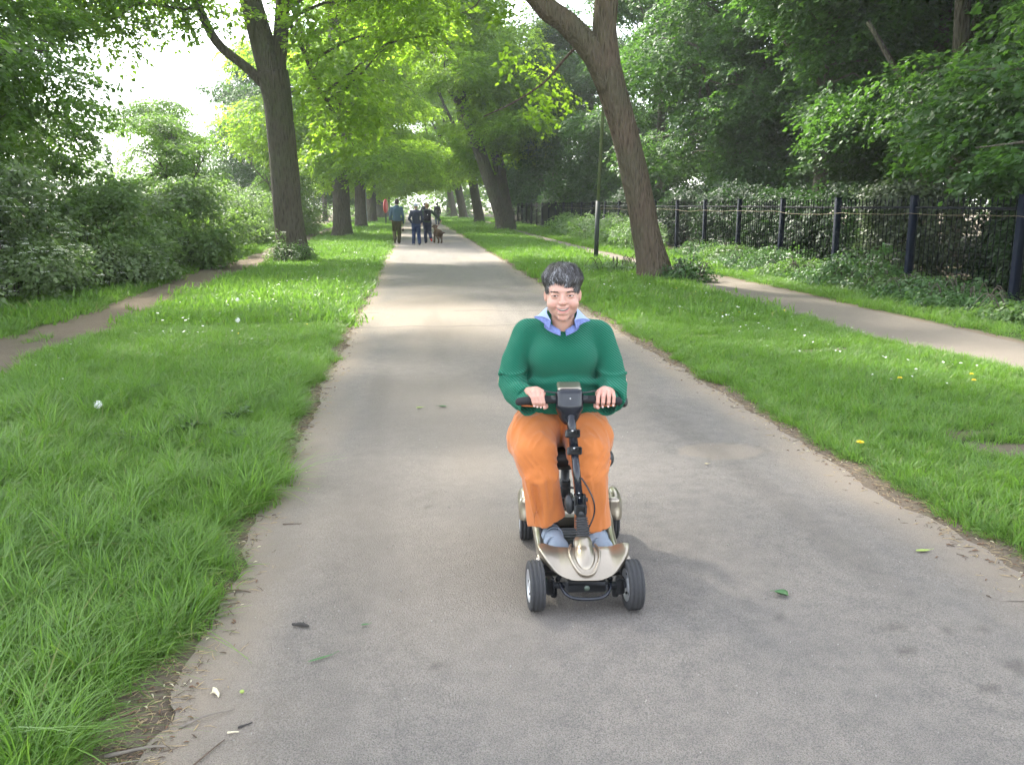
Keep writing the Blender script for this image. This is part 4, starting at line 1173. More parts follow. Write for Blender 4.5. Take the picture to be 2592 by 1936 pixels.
def wheel(name, x, y, steer, r=.104, wd=.062, out=1):
    """tyre lathe about local x; the wheel is one part with rim, hub and bolts as sub-parts"""
    prof = [(r*.62, -wd/2*.9), (r*.72, -wd/2), (r*.9, -wd/2*.98), (r*.965, -wd/2*.86)]
    for g in (-.55, 0, .55):
        gx = g * wd / 2; prof += [(r*.99, gx - .004), (r*.955, gx - .0025), (r*.955, gx + .0025), (r*.99, gx + .004)] if g else [(r*1.0, -.005), (r*.965, -.003), (r*.965, .003), (r*1.0, .005)]
    prof += [(r*.965, wd/2*.86), (r*.9, wd/2*.98), (r*.72, wd/2), (r*.62, wd/2*.9)]
    V, F = lathe_(prof, 96, 'x')
    m = len(prof)
    ring = V.reshape(m, 96, 3)
    # cross cuts in the tread
    for i_, (rr_, hx) in enumerate(prof):
        if rr_ > r * .95 and abs(hx) > .006:
            f = 1 - .022 * ((np.arange(96) % 4) == (0 if hx > 0 else 2))
            ring[i_, :, 1:] *= f[:, None]
    o = mobj('wheel', ring.reshape(-1, 3), F, M_RUBBER, sc, True)
    o.location = (x, y, r); o.rotation_euler = (random.uniform(0, 3), 0, steer)
    o.rotation_euler = (0, 0, steer)
    mb = MB()
    for s in (-1, 1):
        mb.lathe([(r*.66, s*wd*.40), (r*.66, s*wd*.46), (r*.60, s*wd*.48), (r*.56, s*wd*.36), (r*.30, s*wd*.26), (r*.27, s*wd*.40), (r*.14, s*wd*.44), (.0005, s*wd*.44)], 40, 'x')
    mb.lathe([(r*.64, -wd*.4), (r*.64, wd*.4)], 40, 'x')
    mb.build('rim', M_RIM, o)
    mb = MB()
    for s in (-1, 1):
        for k in range(5):
            a = k * 1.2566
            mb.tube([(s*wd*.30, r*.43*math.cos(a), r*.43*math.sin(a)), (s*wd*.30 + s*.006, r*.43*math.cos(a), r*.43*math.sin(a))], .006, 8)
    mb.build('bolt_ring', M_BLACKP, o)
    return o
ST = R_(5)
wheel('front', -.205, -.39, ST, .104, .062)
wheel('front', .195, -.39, ST, .104, .062)
wheel('rear', -.212, .385, 0, .106, .066)
wheel('rear', .212, .385, 0, .106, .066)

# front fairing
S = Sdf((-.24, -.50, .10), (.24, -.20, .30), .0035)
yy = S.Y + .27
bulge = .232 - 1.9 * np.maximum(-yy - .01, 0)**2 * 1.35 - .55 * S.X**2 * (S.Y < 9) + .030 * sstep(.10, .19, np.abs(S.X))
top = (S.Z - bulge) * .8
plan = np.sqrt((S.X / .196)**2 + (np.minimum(yy, 0) / .192)**2) - 1
plan = plan * .17
v = np.maximum(top, plan)
v = np.maximum(v, S.Y + .285 + .012 * np.cos(S.X * 22))
S.v = v.astype(np.float32)
inner = np.maximum((S.Z - bulge + .022) * .8, np.maximum(plan + .012, S.Y + .297))
S.v = np.maximum(S.v, -inner)                      # hollow shell
lip = .150 + .062 * np.clip(np.abs(S.X) / .19, 0, 1)**3
S.v = np.maximum(S.v, (lip - S.Z) * .8)
V, F = S.mesh(); V = relax(V, F, 2)
cowl = mobj('front_cowl', V, F, M_CHAMP, sc, True)
S = Sdf((-.10, -.50, .12), (.10, -.20, .32), .003)
S.add(S.ell((0, -.345, .205), (.048, .080, .036), rotx(R_(24))))
S.add(S.ell((0, -.268, .238), (.040, .045, .034)), .025)
V, F = S.mesh(); V = relax(V, F, 2)
boss = mobj('tiller_boss', V, F, M_CHAMP, sc, True)
bz = [(.022 * math.sin(u), -.390 + .018 * math.cos(u), .2085 + .011 * math.cos(u)) for u in np.linspace(0, 2 * math.pi, 25)]
MB().tube(bz, .0028, 8, False).build('badge_ring', M_CHAMP, boss)
# raised surround of the boss on the cowl
pts = smooth_path([(-.050, -.275, .236), (-.062, -.33, .232), (-.055, -.385, .212), (-.03, -.435, .184), (0, -.447, .176), (.03, -.435, .184), (.055, -.385, .212), (.062, -.33, .232), (.050, -.275, .236)], 6)
MB().tube(pts - np.array([0, 0, .003]), .006, 10).build('boss_rim', M_CHAMP, cowl)

# foot deck
mb = MB(); mb.box((0, .0, .105), (.34, .56, .03), bev=.008); mb.build('deck_pan', M_BLACKP, sc)
mb = MB(); mb.box((0, -.03, .128), (.285, .42, .012), bev=.003)
for k in range(12): mb.box((0, -.22 + k * .034, .1355), (.26, .010, .004), bev=.001)
mb.build('footmat', M_MAT, sc, smooth=False)
for s in (-1, 1):
    mb = MB()
    pr = smooth_path([(s*.182, -.30, .175), (s*.172, -.22, .140), (s*.168, -.05, .128), (s*.172, .10, .135), (s*.178, .22, .16), (s*.170, .30, .19)], 6)
    mb.tube(pr, np.column_stack([np.full(len(pr), .022), np.full(len(pr), .018)]), 14)
    mb.build('side_rail', M_CHAMP, sc)
    # rear mudguard
    S = Sdf((s*.235-.07, .24, .11), (s*.235+.07, .56, .29), .004)
    S.add(S.ell((s*.222, .385, .135), (.048, .135, .128)))
    S.sub(S.cap((s*.16, .39, .106), (s*.34, .39, .106), .116), .004)
    S.v = np.maximum(S.v, .14 - S.Z)
    S.add(S.box((s*.207, .282, .195), (.062, .045, .11), .02), .015)
    V, F = S.mesh(); mobj('mudguard', relax(V, F, 2), F, M_CHAMP, sc, True)
# mat rim at the heel end (champagne step with a light edge)
mb = MB(); mb.box((0, .235, .165), (.30, .10, .09), bev=.025); mb.build('battery_cover', M_CHAMP, sc)
S = Sdf((-.17, .22, .08), (.17, .54, .30), .006)
S.add(S.box((0, .38, .17), (.27, .24, .14), .035)); V, F = S.mesh()
mobj('rear_body', relax(V, F, 1), F, M_CHAMP, sc, True)
# chassis, axles, bumper
mb = MB(); mb.tube([(-.17, -.39, .104), (.17, -.39, .104)], .014, 10); mb.box((0, -.36, .115), (.13, .10, .05), bev=.01)
for s in (-1, 1):
    mb.box((s*.145, -.385, .10), (.035, .05, .07), bev=.008); mb.box((s*.128, -.37, .068), (.026, .03, .05), bev=.006)
    mb.tube([(s*.11, -.35, .11), (s*.05, -.10, .095)], .011, 8)
q_ = mb.build('front_axle', M_BLACKP, sc)
mb = MB(); mb.tube(smooth_path([(-.105, -.40, .118), (-.092, -.44, .098), (-.06, -.462, .082), (0, -.468, .078), (.06, -.462, .082), (.092, -.44, .098), (.105, -.40, .118)], 5), .007, 10)
bp = mb.build('bumper_bar', M_BLACKG, sc)
mb = MB(); mb.box((0, -.432, .118), (.17, .04, .045), bev=.01); bb = mb.build('bumper_block', M_BLACKP, sc)
mb = MB(); mb.lathe([(.0005, -.004), (.011, -.003), (.012, 0)], 16, 'y', (0, -.452, .118)); mb.build('reflector', simple('green_grey_button', (.06, .08, .06), .4), bb)

# tiller: bellows, joint, stem, clamps, console, bars, levers
def Lp(a, b, t): return tuple(a[k] + (b[k] - a[k]) * t for k in range(3))
T0 = (.004, -.252, .262); T1 = (-.046, -.072, .800)
ax = np.array(T1) - np.array(T0); ax /= np.linalg.norm(ax)
def ring_on(t, r, n_=24): pass
prof_p = []; prof_r = []
for k in range(34):
    t = .0 + .145 * k / 33; prof_p.append(Lp(T0, T1, t)); prof_r.append(.0295 - .006 * (k / 33) + (.004 if k % 4 in (1, 2) else -.003))
MB().tube(prof_p, prof_r, 28).build('rubber_bellows', M_RUBBER, sc)
mb = MB(); mb.tube([Lp(T0, T1, .14), Lp(T0, T1, .20)], .021, 14); mb.box(Lp(T0, T1, .20), (.052, .045, .05), bev=.008)
mb.box(tuple(np.array(Lp(T0, T1, .245)) + [.018, 0, 0]), (.014, .04, .075), bev=.004); mb.box(tuple(np.array(Lp(T0, T1, .245)) + [-.018, 0, 0]), (.014, .04, .075), bev=.004)
mb.tube([tuple(np.array(Lp(T0, T1, .27)) + [-.04, 0, 0]), tuple(np.array(Lp(T0, T1, .27)) + [.035, 0, 0])], .009, 10)
mb.build('fold_joint', M_BLACKP, sc)
S = Sdf((-.10, -.26, .30), (0.0, -.12, .46), .004)
S.add(S.ell((-.052, -.196, .385), (.021, .026, .044), roty(R_(-6)))); V, F = S.mesh()
mobj('fold_knob', V, F, M_BLACKP, sc, True)
mb = MB(); mb.tube([Lp(T0, T1, .23), Lp(T0, T1, .68)], .0165, 20)
stem = mb.build('tiller_stem', M_BLACKG, sc)
MB().tube([Lp(T0, T1, .64), Lp(T0, T1, .99)], .0195, 20).build('tiller_sleeve', M_BLACKG, sc)
tilt = rotx(math.atan2(ax[1], ax[2]) * -1)
for t in (.635, .765):
    mb = MB(); mb.box(Lp(T0, T1, t), (.062, .050, .034), tilt, .005); mb.box(tuple(np.array(Lp(T0, T1, t)) + [.0, -.018, .012]), (.030, .028, .016), tilt, .004)
    cl = mb.build('stem_clamp', M_BLACKP, sc, smooth=False)
    MB().tube([tuple(np.array(Lp(T0, T1, t)) + [-.004, -.030, .020]), tuple(np.array(Lp(T0, T1, t)) + [-.004, -.033, .021])], .0042, 10).build('screw', M_STEEL, cl)
for t in (.30, .335):
    MB().tube([tuple(np.array(Lp(T0, T1, t)) + [0, -.013, -.004]), tuple(np.array(Lp(T0, T1, t)) + [0, -.019, -.006])], .0042, 10).build('screw', M_STEEL, stem)
MB().tube(smooth_path([(-.002, -.190, .50), (.028, -.215, .455), (.050, -.225, .40), (.050, -.228, .345), (.026, -.235, .285)], 6), .0035, 8).build('cable', M_BLACKG, sc)
# console
CC = np.array([-.046, -.062, .812])
S = Sdf(CC - [.08, .08, .12], CC + [.08, .08, .10], .0035)
S.add(S.box(CC + [0, 0, -.002], (.120, .085, .105), .028, rotx(R_(-14))))
S.add(S.ell(CC + [0, -.006, -.062], (.045, .036, .050)), .03)
V, F = S.mesh(); con = mobj('console', relax(V, F, 1), F, M_BLACKG, sc, True)
S = Sdf(CC - [.08, .08, 0], CC + [.08, .08, .12], .003)
S.add(S.box(CC + [0, .020, .052], (.104, .078, .022), .010, rotx(R_(12)))); V, F = S.mesh()
mobj('console_cap', relax(V, F, 1), F, M_CHAMP, con, True)
MB().lathe([(.0005, -.002), (.003, -.002), (.0035, .002)], 12, 'y', tuple(CC + [0, -.050, .015])).build('screw', M_STEEL, con)
BZ = .818
for s, x1 in ((-1, -.262), (1, .168)):
    x0 = CC[0] + s * .045
    mb = MB(); mb.tube([(x0, -.06, BZ - .004), (x0 + s * .035, -.062, BZ - .004)], .0165, 16); mb.build('bar_collar', M_BLACKP, sc)
    pts = smooth_path([(x0 + s * .02, -.06, BZ - .006), ((x0 + x1) / 2, -.066, BZ - .006), (x1 - s * .03, -.064, BZ - .009), (x1, -.055, BZ - .016)], 5)
    rr_ = np.full(len(pts), .0175); rr_[-1] = .012
    g_ = MB(); g_.tube(pts, rr_, 18); g_.lathe([(.0005, 0.012), (.009, .010), (.0155, 0)][::1], 14, 'x', (x1, -.055, BZ - .016)) if False else None
    S = Sdf((min(x0, x1) - .03, -.10, BZ - .05), (max(x0, x1) + .03, -.02, BZ + .03), .0032)
    S.add(S.poly([tuple(p) for p in pts[::3]] + [tuple(pts[-1])], .0175)); V, F = S.mesh()
    mobj('grip', relax(V, F, 1), F, M_FOAM, sc, True)
    lv = smooth_path([(x0 - s * .0, -.072, BZ + .026), (x0 + s * .03, -.082, BZ + .030), (x0 + s * .065, -.080, BZ + .036)], 5)
    MB().tube(lv, np.column_stack([np.full(len(lv), .0035), np.full(len(lv), .008)]), 10).build('thumb_lever', M_BLACKP, sc)
    mb = MB(); mb.tube(smooth_path([(x1 + s * -.008, -.052, BZ - .034), ((x0 + x1) / 2, -.05, BZ - .038)], 4), .004, 8)
    mb.build('grip_trim', simple('orange_trim', (.55, .16, .05), .5), sc)

# seat, post, arms
mb = MB(); mb.tube([(-.03, .27, .14), (-.03, .27, .43)], .021, 16); mb.box((-.03, .27, .255), (.08, .08, .02), bev=.005); mb.box((-.03, .27, .30), (.05, .06, .10), bev=.01); mb.tube([(-.075, .245, .31), (.02, .245, .31)], .006, 8)
mb.build('seat_post', M_BLACKP, sc)
S = Sdf((-.31, .02, .40), (.27, .60, .60), .008)
S.add(S.box((-.03, .31, .485), (.43, .42, .085), .04)); S.add(S.box((-.03, .27, .445), (.20, .26, .03), .01), .01)
V, F = S.mesh(); mobj('seat_cushion', relax(V, F, 1), F, M_VINYL, sc, True)
S = Sdf((-.31, .44, .45), (.27, .66, .98), .01)
S.add(S.box((-.03, .535, .73), (.39, .075, .36), .035, rotx(R_(-8)))); V, F = S.mesh()
mobj('backrest', relax(V, F, 1), F, M_VINYL, sc, True)
for s, xx in ((1, .250), (-1, -.262)):
    mb = MB(); mb.tube([(xx * .75, .545, .695), (xx, .50, .71)], .012, 10); mb.build('arm_bracket', M_BLACKP, sc)
    S = Sdf((xx - .05, .24, .66), (xx + .05, .56, .78), .005)
    S.add(S.ell((xx, .40, .712), (.026, .13, .033))); V, F = S.mesh(); mobj('armrest', V, F, M_VINYL, sc, True)
# ============================================================ the rider
skin = N('warm_skin'); c = skin.coord()
f = skin.noise(c, 22, 4); f2 = skin.noise(c, 240, 3)
rd = skin.attr('red')
k = skin.mix(f, (0.47, 0.285, 0.215), (0.55, 0.34, 0.265))
k = skin.mix(rd, k, (0.60, 0.245, 0.20))
k = skin.mix(skin.attr('dark'), k, (0.16, 0.075, 0.055))
M_SKIN = skin.pbr(k, .48, 0, skin.bump(f2, .10, .001), .4, Subsurface_Weight=.12, Subsurface_Radius=(.012, .004, .002), Subsurface_Scale=1.0)
wool = N('ribbed_green_wool'); c = wool.coord()
def rib(ang, sc_):
    m = wool.mapping(c, (1, 1, 1), (0, R_(ang), 0))
    return wool.n('ShaderNodeTexWave', i_Vector=m, i_Scale=sc_, i_Distortion=.35, i_Detail=2.0, i_Detail_Scale=3.0).outputs['Fac']
r1 = rib(52, 36); r2 = rib(-38, 80)
hh = wool.math('ADD', wool.math('MULTIPLY', r1, 1.0), wool.math('MULTIPLY', r2, .45)); fz_ = wool.noise(c, 700, 2)
k = wool.mix(r1, (0.007, 0.125, 0.072), (0.011, 0.185, 0.110)); k = wool.mix(wool.math('MULTIPLY', fz_, .25), k, (0.035, 0.26, 0.16))
M_WOOL = wool.pbr(k, .92, 0, wool.bump(hh, .9, .006), .12, Sheen_Weight=.08, Sheen_Roughness=.5)
cord = N('orange_cotton'); c = cord.coord()
f = cord.noise(cord.mapping(c, (1, 1, .4)), 14, 5, .6); f2 = cord.noise(c, 500, 2)
ww = cord.n('ShaderNodeTexWave', i_Vector=c, i_Scale=140.0, i_Distortion=.5).outputs['Fac']
k = cord.mix(f, (0.40, 0.112, 0.025), (0.52, 0.170, 0.044)); k = cord.mix(cord.math('MULTIPLY', f2, .2), k, (0.62, 0.27, 0.10))
M_TROUSER = cord.pbr(k, .85, 0, cord.bump(cord.math('ADD', f, cord.math('MULTIPLY', ww, .015)), .55, .008), .2, Sheen_Weight=.2)
M_HAIR = N('greying_hair')
hv = M_HAIR.attr('v'); ht = M_HAIR.attr('t')
k = M_HAIR.ramp(hv, [(0.0, (0.018, 0.013, 0.011)), (0.45, (0.032, 0.027, 0.025)), (0.72, (0.09, 0.088, 0.092)), (1.0, (0.30, 0.30, 0.32))])
M_HAIR = M_HAIR.pbr(k, .42, 0, None, .5)
M_SHIRT = simple('pale_blue_cotton', (0.34, 0.43, 0.66), .8, 0, .06, 60, .2, .2)
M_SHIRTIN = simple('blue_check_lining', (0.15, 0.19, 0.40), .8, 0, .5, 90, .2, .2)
M_SHOE = simple('grey_blue_suede', (0.21, 0.245, 0.29), .85, 0, .10, 60, .3, .2)
M_STRAP = simple('pale_blue_strap', (0.24, 0.28, 0.34), .8, 0, .1, 60, .3, .2)
M_SOCK = simple('navy_sock', (0.012, 0.012, 0.020), .9, 0, .2, 90, .4)
M_TEETH = simple('teeth', (0.88, 0.85, 0.78), .3, 0, .03)
M_LIP = simple('pink_lip', (0.58, 0.25, 0.22), .38, 0, .1, 80, .1)
M_EYEW = simple('eye_white', (0.66, 0.62, 0.60), .2)
M_IRIS = simple('grey_brown_iris', (0.06, 0.045, 0.035), .15)
M_MOUTH = simple('mouth_dark', (0.10, 0.025, 0.02), .6)
wm = empty('person', (SCX, SCY, .014), SCR, 'smiling person with short grey hair, green jumper and orange trousers riding the scooter', 'person')

HO = np.array([-.064, .130, 1.250])            # centre of the head
HR = rotz(R_(-4.5)) @ rotx(R_(3)) @ roty(R_(-1.5))
def hp(V): return np.asarray(V) @ HR.T + HO

S = Sdf((-.135, -.135, -.26), (.135, .145, .15), .0021)
S.add(S.ell((0, .012, .038), (.073, .092, .070)))
S.add(S.ell((0, -.024, -.010), (.068, .068, .084)), .025)
S.add(S.ell((0, -.034, -.052), (.059, .052, .050)), .035)
S.add(S.ell((0, -.076, -.094), (.022, .017, .016)), .018)
for s in (-1, 1):
    S.add(S.ell((s*.043, -.067, -.033), (.026, .024, .023)), .016)          # smiling cheeks
S.add(S.cap((-.030, -.083, .024), (.030, -.083, .024), .011), .014)
for s in (-1, 1):
    S.sub(S.ell((s*.0335, -.104, .004), (.0165, .017, .0115)), .012)        # eye sockets
S.add(S.cap((0, -.088, .010), (0, -.109, -.020), .0072, .0105), .010)
S.add(S.ell((0, -.113, -.024), (.0115, .010, .0095)), .006)
for s in (-1, 1):
    S.add(S.ell((s*.0125, -.100, -.0275), (.0082, .010, .0075)), .005)
    S.sub(S.ell((s*.0070, -.1115, -.0345), (.0040, .0055, .0030)), .003)      # nostrils
    S.sub(S.poly([(s*.0195, -.1035, -.0275), (s*.029, -.096, -.042), (s*.0375, -.086, -.060)], .0040), .009)  # smile folds
# lids: a ball with a narrow almond slit
for s in (-1, 1):
    S.add(S.ell((s*.0335, -.0795, .0035), (.0165, .0150, .0125)), .005)
    xx = (S.X - s*.0335)
    zz = S.Z - .0030 - 2.0 * (xx)**2 * 0 + 9.0 * xx**2 - .0010
    slit = np.sqrt((xx/.0125)**2 + (zz/.0030)**2) - 1
    slit = np.maximum(slit * .0034, S.Y + .083)
    S.sub(slit, .0012)
# open smile
zz = S.Z + .0580 - 12.5 * S.X**2
mouth = np.sqrt((S.X/.0310)**2 + (zz/.0075)**2) - 1
mouth = np.maximum(mouth * .0075, S.Y + .078)
S.add(S.ell((0, -.090, -.0465), (.026, .013, .0075)), .010)
S.add(S.ell((0, -.0885, -.072), (.022, .012, .0085)), .010)
S.sub(mouth, .002)
for s in (-1, 1):
    S.add(S.ell((s*.0745, .012, -.010), (.0085, .017, .026), rotz(s * -.35)), .006)
    S.sub(S.ell((s*.0825, .006, -.008), (.0045, .010, .017), rotz(s * -.35)), .004)
    S.sub(S.poly([(s*.022, -.096, -.010), (s*.036, -.092, -.0135), (s*.048, -.082, -.010)], .0014), .006)   # crease under the eye
S.add(S.cap((0, .022, -.07), (0, .045, -.19), .050, .056), .030)
S.add(S.ell((0, .062, -.215), (.100, .055, .045)), .03)
V, F = S.mesh()
V = relax(V, F, 1, .4)
x, y, z = V.T
red = np.zeros(len(V))
for s in (-1, 1):
    red = np.maximum(red, .45 * np.exp(-(((x - s*.043)/.018)**2 + ((z + .034)/.016)**2)) * (y < -.04))
red = np.maximum(red, .35 * np.exp(-((x/.012)**2 + ((z + .025)/.012)**2)) * (y < -.09))
red = np.maximum(red, .40 * np.exp(-((x/.03)**2 + ((z + .094)/.014)**2)) * (y < -.05))
red = np.maximum(red, .35 * (np.abs(x) > .074))
red = np.maximum(red, .15 + .1 * fbm(x * 60, y * 60, z * 60, 3, 2))
dark = np.zeros(len(V))
for s in (-1, 1):
    e = np.sqrt(((x - s*.0335)/.0150)**2 + ((z - .0062 + 9.0 * (x - s*.0335)**2)/.0032)**2)
    dark = np.maximum(dark, .75 * sstep(1.15, .55, np.abs(e - .6) + .3) * (y < -.07) * (z > .002))
headRaw = V; headV, headF, headA = hp(V), F, (red, dark)

# ---- hands: palm, four curled fingers, thumb, forearm stub (right hand built, mirrored for the left)
def hand(side, wrist, C, tilt=0.0):
    """side -1: image left. C = grip centre on the bar (axis along x)"""
    C = np.array(C); w_ = np.array(wrist)
    S = Sdf(np.minimum(C - .075, w_ - .05), np.maximum(C + .075, w_ + .05) , .0024)
    br = .0185
    # fingers wrap over the top of the bar and down its far (front) side
    xs = np.array([-.031, -.0105, .0105, .030]) * side * -1    # index nearest the console
    xs = xs if side < 0 else xs
    offs = [(.0093, 1.0), (.0098, 1.07), (.0094, 1.0), (.0082, .84)]
    # index is towards the console: image left hand -> +x side
    order = [(.031, 0), (.0105, 1), (-.0105, 2), (-.030, 3)] if side < 0 else [(-.031, 0), (-.0105, 1), (.0105, 2), (.030, 3)]
    for dx, j in order:
        r, L = offs[j]; R0 = br + r * .95
        skew = (-.30 if side < 0 else .12) * dx
        tx = (.012 if side < 0 else -.004)
        p = []
        for a, t in ((-128, 0), (-88, .0), (-38, .35), (12, .75), (52 * L, 1.0)):     # angle round the bar, 0 = front
            aa = R_(90 + a) if False else R_(a)
            yy_ = -math.cos(aa) * R0; zz_ = -math.sin(aa) * R0
            p.append(C + [dx + tx * t + skew, yy_, zz_])
        p[0] = C + [dx * .92, .020, R0 + .004]; p[1] = C + [dx, -.006, R0 + .0035]
        S.add(S.cap(p[0], p[1], r * 1.08, r * 1.06), .004 if j else 0)
        S.add(S.cap(p[1], p[2], r * 1.06, r * .98), .0028)
        S.add(S.cap(p[2], p[3], r * .98, r * .90), .0022)
        S.add(S.cap(p[3], p[4], r * .90, r * .78), .0022)
    hv_ = S.v.copy(); 
    # back of the hand
    kn = C + [0, .016, br + .012]
    S.add(S.ell(C + [0, .034, br + .0060], (.042, .030, .0145), rotx(R_(-18))), .006)
    S.add(S.cap(kn + np.array([0, .018, -.004]), w_, .026, .0245), .018)
    # thumb leaves the console side of the palm and closes under the bar
    sd = 1 if side < 0 else -1
    S.add(S.cap(C + [sd * .026, .040, br - .004], C + [sd * .040, .024, -.010], .013, .0112), .008)
    S.add(S.cap(C + [sd * .040, .024, -.010], C + [sd * .044, -.004, -.0285], .0108, .0088), .004)
    S.add(S.cap(C + [sd * .044, -.004, -.0285], C + [sd * .036, -.024, -.030], .0088, .0075), .003)
    V, F = S.mesh(); V = relax(V, F, 1, .35)
    return V, F
HL = hand(-1, (-.235, .030, .822), (-.190, -.066, .812))
HRt = hand(1, (.150, .035, .818), (.112, -.066, .812))
parts = [(headV, headF, headA)]
for hV, hF in (HL, HRt):
    xx, yy, zz = hV.T
    knuck = .35 + .25 * fbm(xx * 90, yy * 90, zz * 90, 9, 2)
    parts.append((hV, hF, (knuck, np.zeros(len(hV)))))
# hidden core of the body (torso, arms and legs inside the clothes) so that the figure is one body
S = Sdf((-.42, -.16, .14), (.30, .48, 1.16), .014)
S.add(S.cap((-.06, .31, .60), (-.06, .24, 1.02), .11, .10))
for a in ([(-.235, .23, 1.05), (-.325, .16, .85), (-.235, .030, .822)], [(.125, .24, 1.04), (.212, .17, .84), (.150, .035, .818)]):
    S.add(S.poly(a, [.036, .030, .022]), .01)
for a in ([(-.16, .28, .60), (-.205, .04, .575), (-.15, -.0, .34)], [(.045, .28, .60), (.075, .04, .57), (.095, -.02, .34)]):
    S.add(S.poly(a, [.075, .055, .034]), .02)
V, F = S.mesh(); parts.append((V, F, (np.zeros(len(V)), np.zeros(len(V)))))
n0 = 0; BV = []; BF = []; BR = []; BD = []
for V, F, (a, b) in parts:
    BV.append(V); BF.append(F + n0); n0 += len(V); BR.append(a); BD.append(b)
body = mobj('body', np.concatenate(BV), np.concatenate(BF), M_SKIN, wm, True, {'red': np.concatenate(BR), 'dark': np.concatenate(BD)})
# finger nails
mb = MB()
for hC, order, tx in (((-.190, -.066, .812), [.031, .0105, -.0105, -.030], .012), ((.112, -.066, .812), [-.031, -.0105, .0105, .030], -.004)):
    for j, dx in enumerate(order):
        r = (.0093, .0098, .0094, .0082)[j]; L = (1.0, 1.07, 1.0, .84)[j]
        aa = R_(44 * L); R0 = .0185 + r * .95 + r * .80
        skew = (-.30 if hC[0] < 0 else .12) * dx
        p = np.array(hC) + [dx + tx + skew, -math.cos(aa) * R0, -math.sin(aa) * R0]
        V, F = Sdf(p - .009, p + .009, .0016), None
        V.add(V.ell(p, (.0052, .0022, .0062), rotx(-aa))); vv, ff = V.mesh(); mb.add(vv, ff)
mb.build('nails', simple('nail', (.72, .52, .45), .3), body)

# eyes, teeth, lips, brows
mb = MB(); ir = MB(); pu = MB()
for s in (-1, 1):
    c0 = np.array([s*.0335, -.0775, .0035])
    V, F = Sdf(c0 - .017, c0 + .017, .0016), None
    V.add(V.ell(c0, (.0138, .0122, .0118))); vv, ff = V.mesh(); mb.add(hp(vv), ff)
    V, F = lathe_([(.0001, -.0131), (.0030, -.0130), (.0056, -.0119), (.0058, -.011)], 20, 'y'); ir.add(hp(V + c0 + [-.0006, 0, -.0003]), F)
mb.build('eyeballs', M_EYEW, body); ir.build('irises', M_IRIS, body)
mb = MB()
for k_ in range(-5, 6):
    xx = k_ * .0055
    w_ = .0052 if abs(k_) < 2 else .0048
    zt = -.0555 + 12.5 * xx**2
    V, F = box_((w_ + .0005, .004, .0100 if abs(k_) < 2 else .0090), .0010)
    mb.add(hp(V @ rotz(k_ * .09).T + [xx, -.0915 + 13 * xx**2, zt]), F)
mb.build('teeth', M_TEETH, body)
mb = MB(); V, F = box_((.046, .004, .020), .002); mb.add(hp(V + [0, -.078, -.055]), F); mb.build('mouth_inside', M_MOUTH, body)
mb = MB()
t = np.linspace(-1, 1, 21)
for up in (1, -1):
    xx = .0308 * t
    zz = -.0580 + 12.5 * xx**2 + up * .0082 * np.sqrt(np.clip(1 - t**2 * .98, 0, 1)) + (.0006 * np.cos(t * 9) if up > 0 else 0)
    yy = -.1015 + 13.0 * xx**2 + (0.0005 if up > 0 else -.0010)
    rr_ = (.0015 if up > 0 else .0027) * (1 - t**2 * .75) + .0006
    V, F = tube_(np.stack([xx, yy, zz], -1), np.column_stack([rr_, rr_ * 1.2]), 10); mb.add(hp(V), F)
mb.build('lips', M_LIP, body)

# hair: a base cap and a few thousand lying locks
EC = np.array([0, .014, .043]); ER = np.array([.0740, .096, .071])
def maxpol(az):
    """how far down (polar angle) hair reaches, az=0 face, +-pi nape"""
    a = np.abs(az)
    front = 1.28 + .10 * np.cos(az * 9 + 1) * (a < .6) - .10 * np.exp(-((az + .38) / .22)**2)
    return np.interp(a, [0, .35, .72, .95, 1.15, 1.5, 1.75, 2.2, 3.15], [1.70, 1.70, 1.76, 1.93, 2.22, 2.06, 1.95, 2.25, 2.45]) - .10 * np.exp(-((az + .40) / .25)**2) + .04 * np.sin(az * 23)
def onhead(pol, az, up):
    # pole tipped slightly back
    rs = np.where(pol < 1.571, np.sin(pol), 1 - .02 * (pol - 1.571) - .5 * np.clip(pol - 1.571, 0, 9) * (np.abs(az) > 1.7))
    d = np.stack([rs * np.sin(az), -rs * np.cos(az), np.cos(pol)], -1)
    d = d @ rotx(R_(-14)).T
    return EC + d * (ER + up[..., None])
hr = np.random.default_rng(8)
nH = 9000; segs = 7
az = hr.uniform(-math.pi, math.pi, nH); mp = maxpol(az)
p0 = mp * np.sqrt(hr.random(nH)) * .92 - .08; p0 = np.clip(p0, .02, None)
ln = hr.uniform(.45, .95, nH)
p1 = np.minimum(p0 + ln, mp + hr.normal(0, .06, nH) + .22 * fbm(az * 5, az * 0, 0, 83, 2) + .10 * fbm(az * 14, az * 0, 0, 84, 2))
lk = fbm(np.sin(az) * 4 + 3, np.cos(az) * 4, p0 * 5, 77, 2)
lift = np.clip(hr.random(nH)**2 * .7 + .9 * lk, 0, 1.3)
V = []; T_ = []
sw = hr.normal(0, .13, nH) + .14 * np.sin(az * 3 + 1) + .45 * fbm(np.sin(az) * 3, np.cos(az) * 3, p0 * 3, 79, 2)
for q in range(segs + 1):
    t = q / segs
    pol = p0 + (p1 - p0) * t
    a = az + sw * t * (1 - .3 * t) / np.maximum(np.sin(pol), .35)
    vol = .011 * np.exp(-((pol - .4) / .8)**2) + .004 * (np.abs(az) > .8) * np.exp(-((pol - 1.2) / .5)**2)
    up = .002 + vol + (.003 + .012 * lift) * np.sin(math.pi * min(1, t * 1.1 + .05)) + .004 * (1 - t) + .0015 * np.sin(t * 9 + az * 40)
    up = up * (1 - .80 * sstep(1.25, 1.85, pol) * (np.abs(az) > .6)) + .0015
    V.append(onhead(pol, a, up))
V = np.stack(V, 1)                                   # strands, points, 3
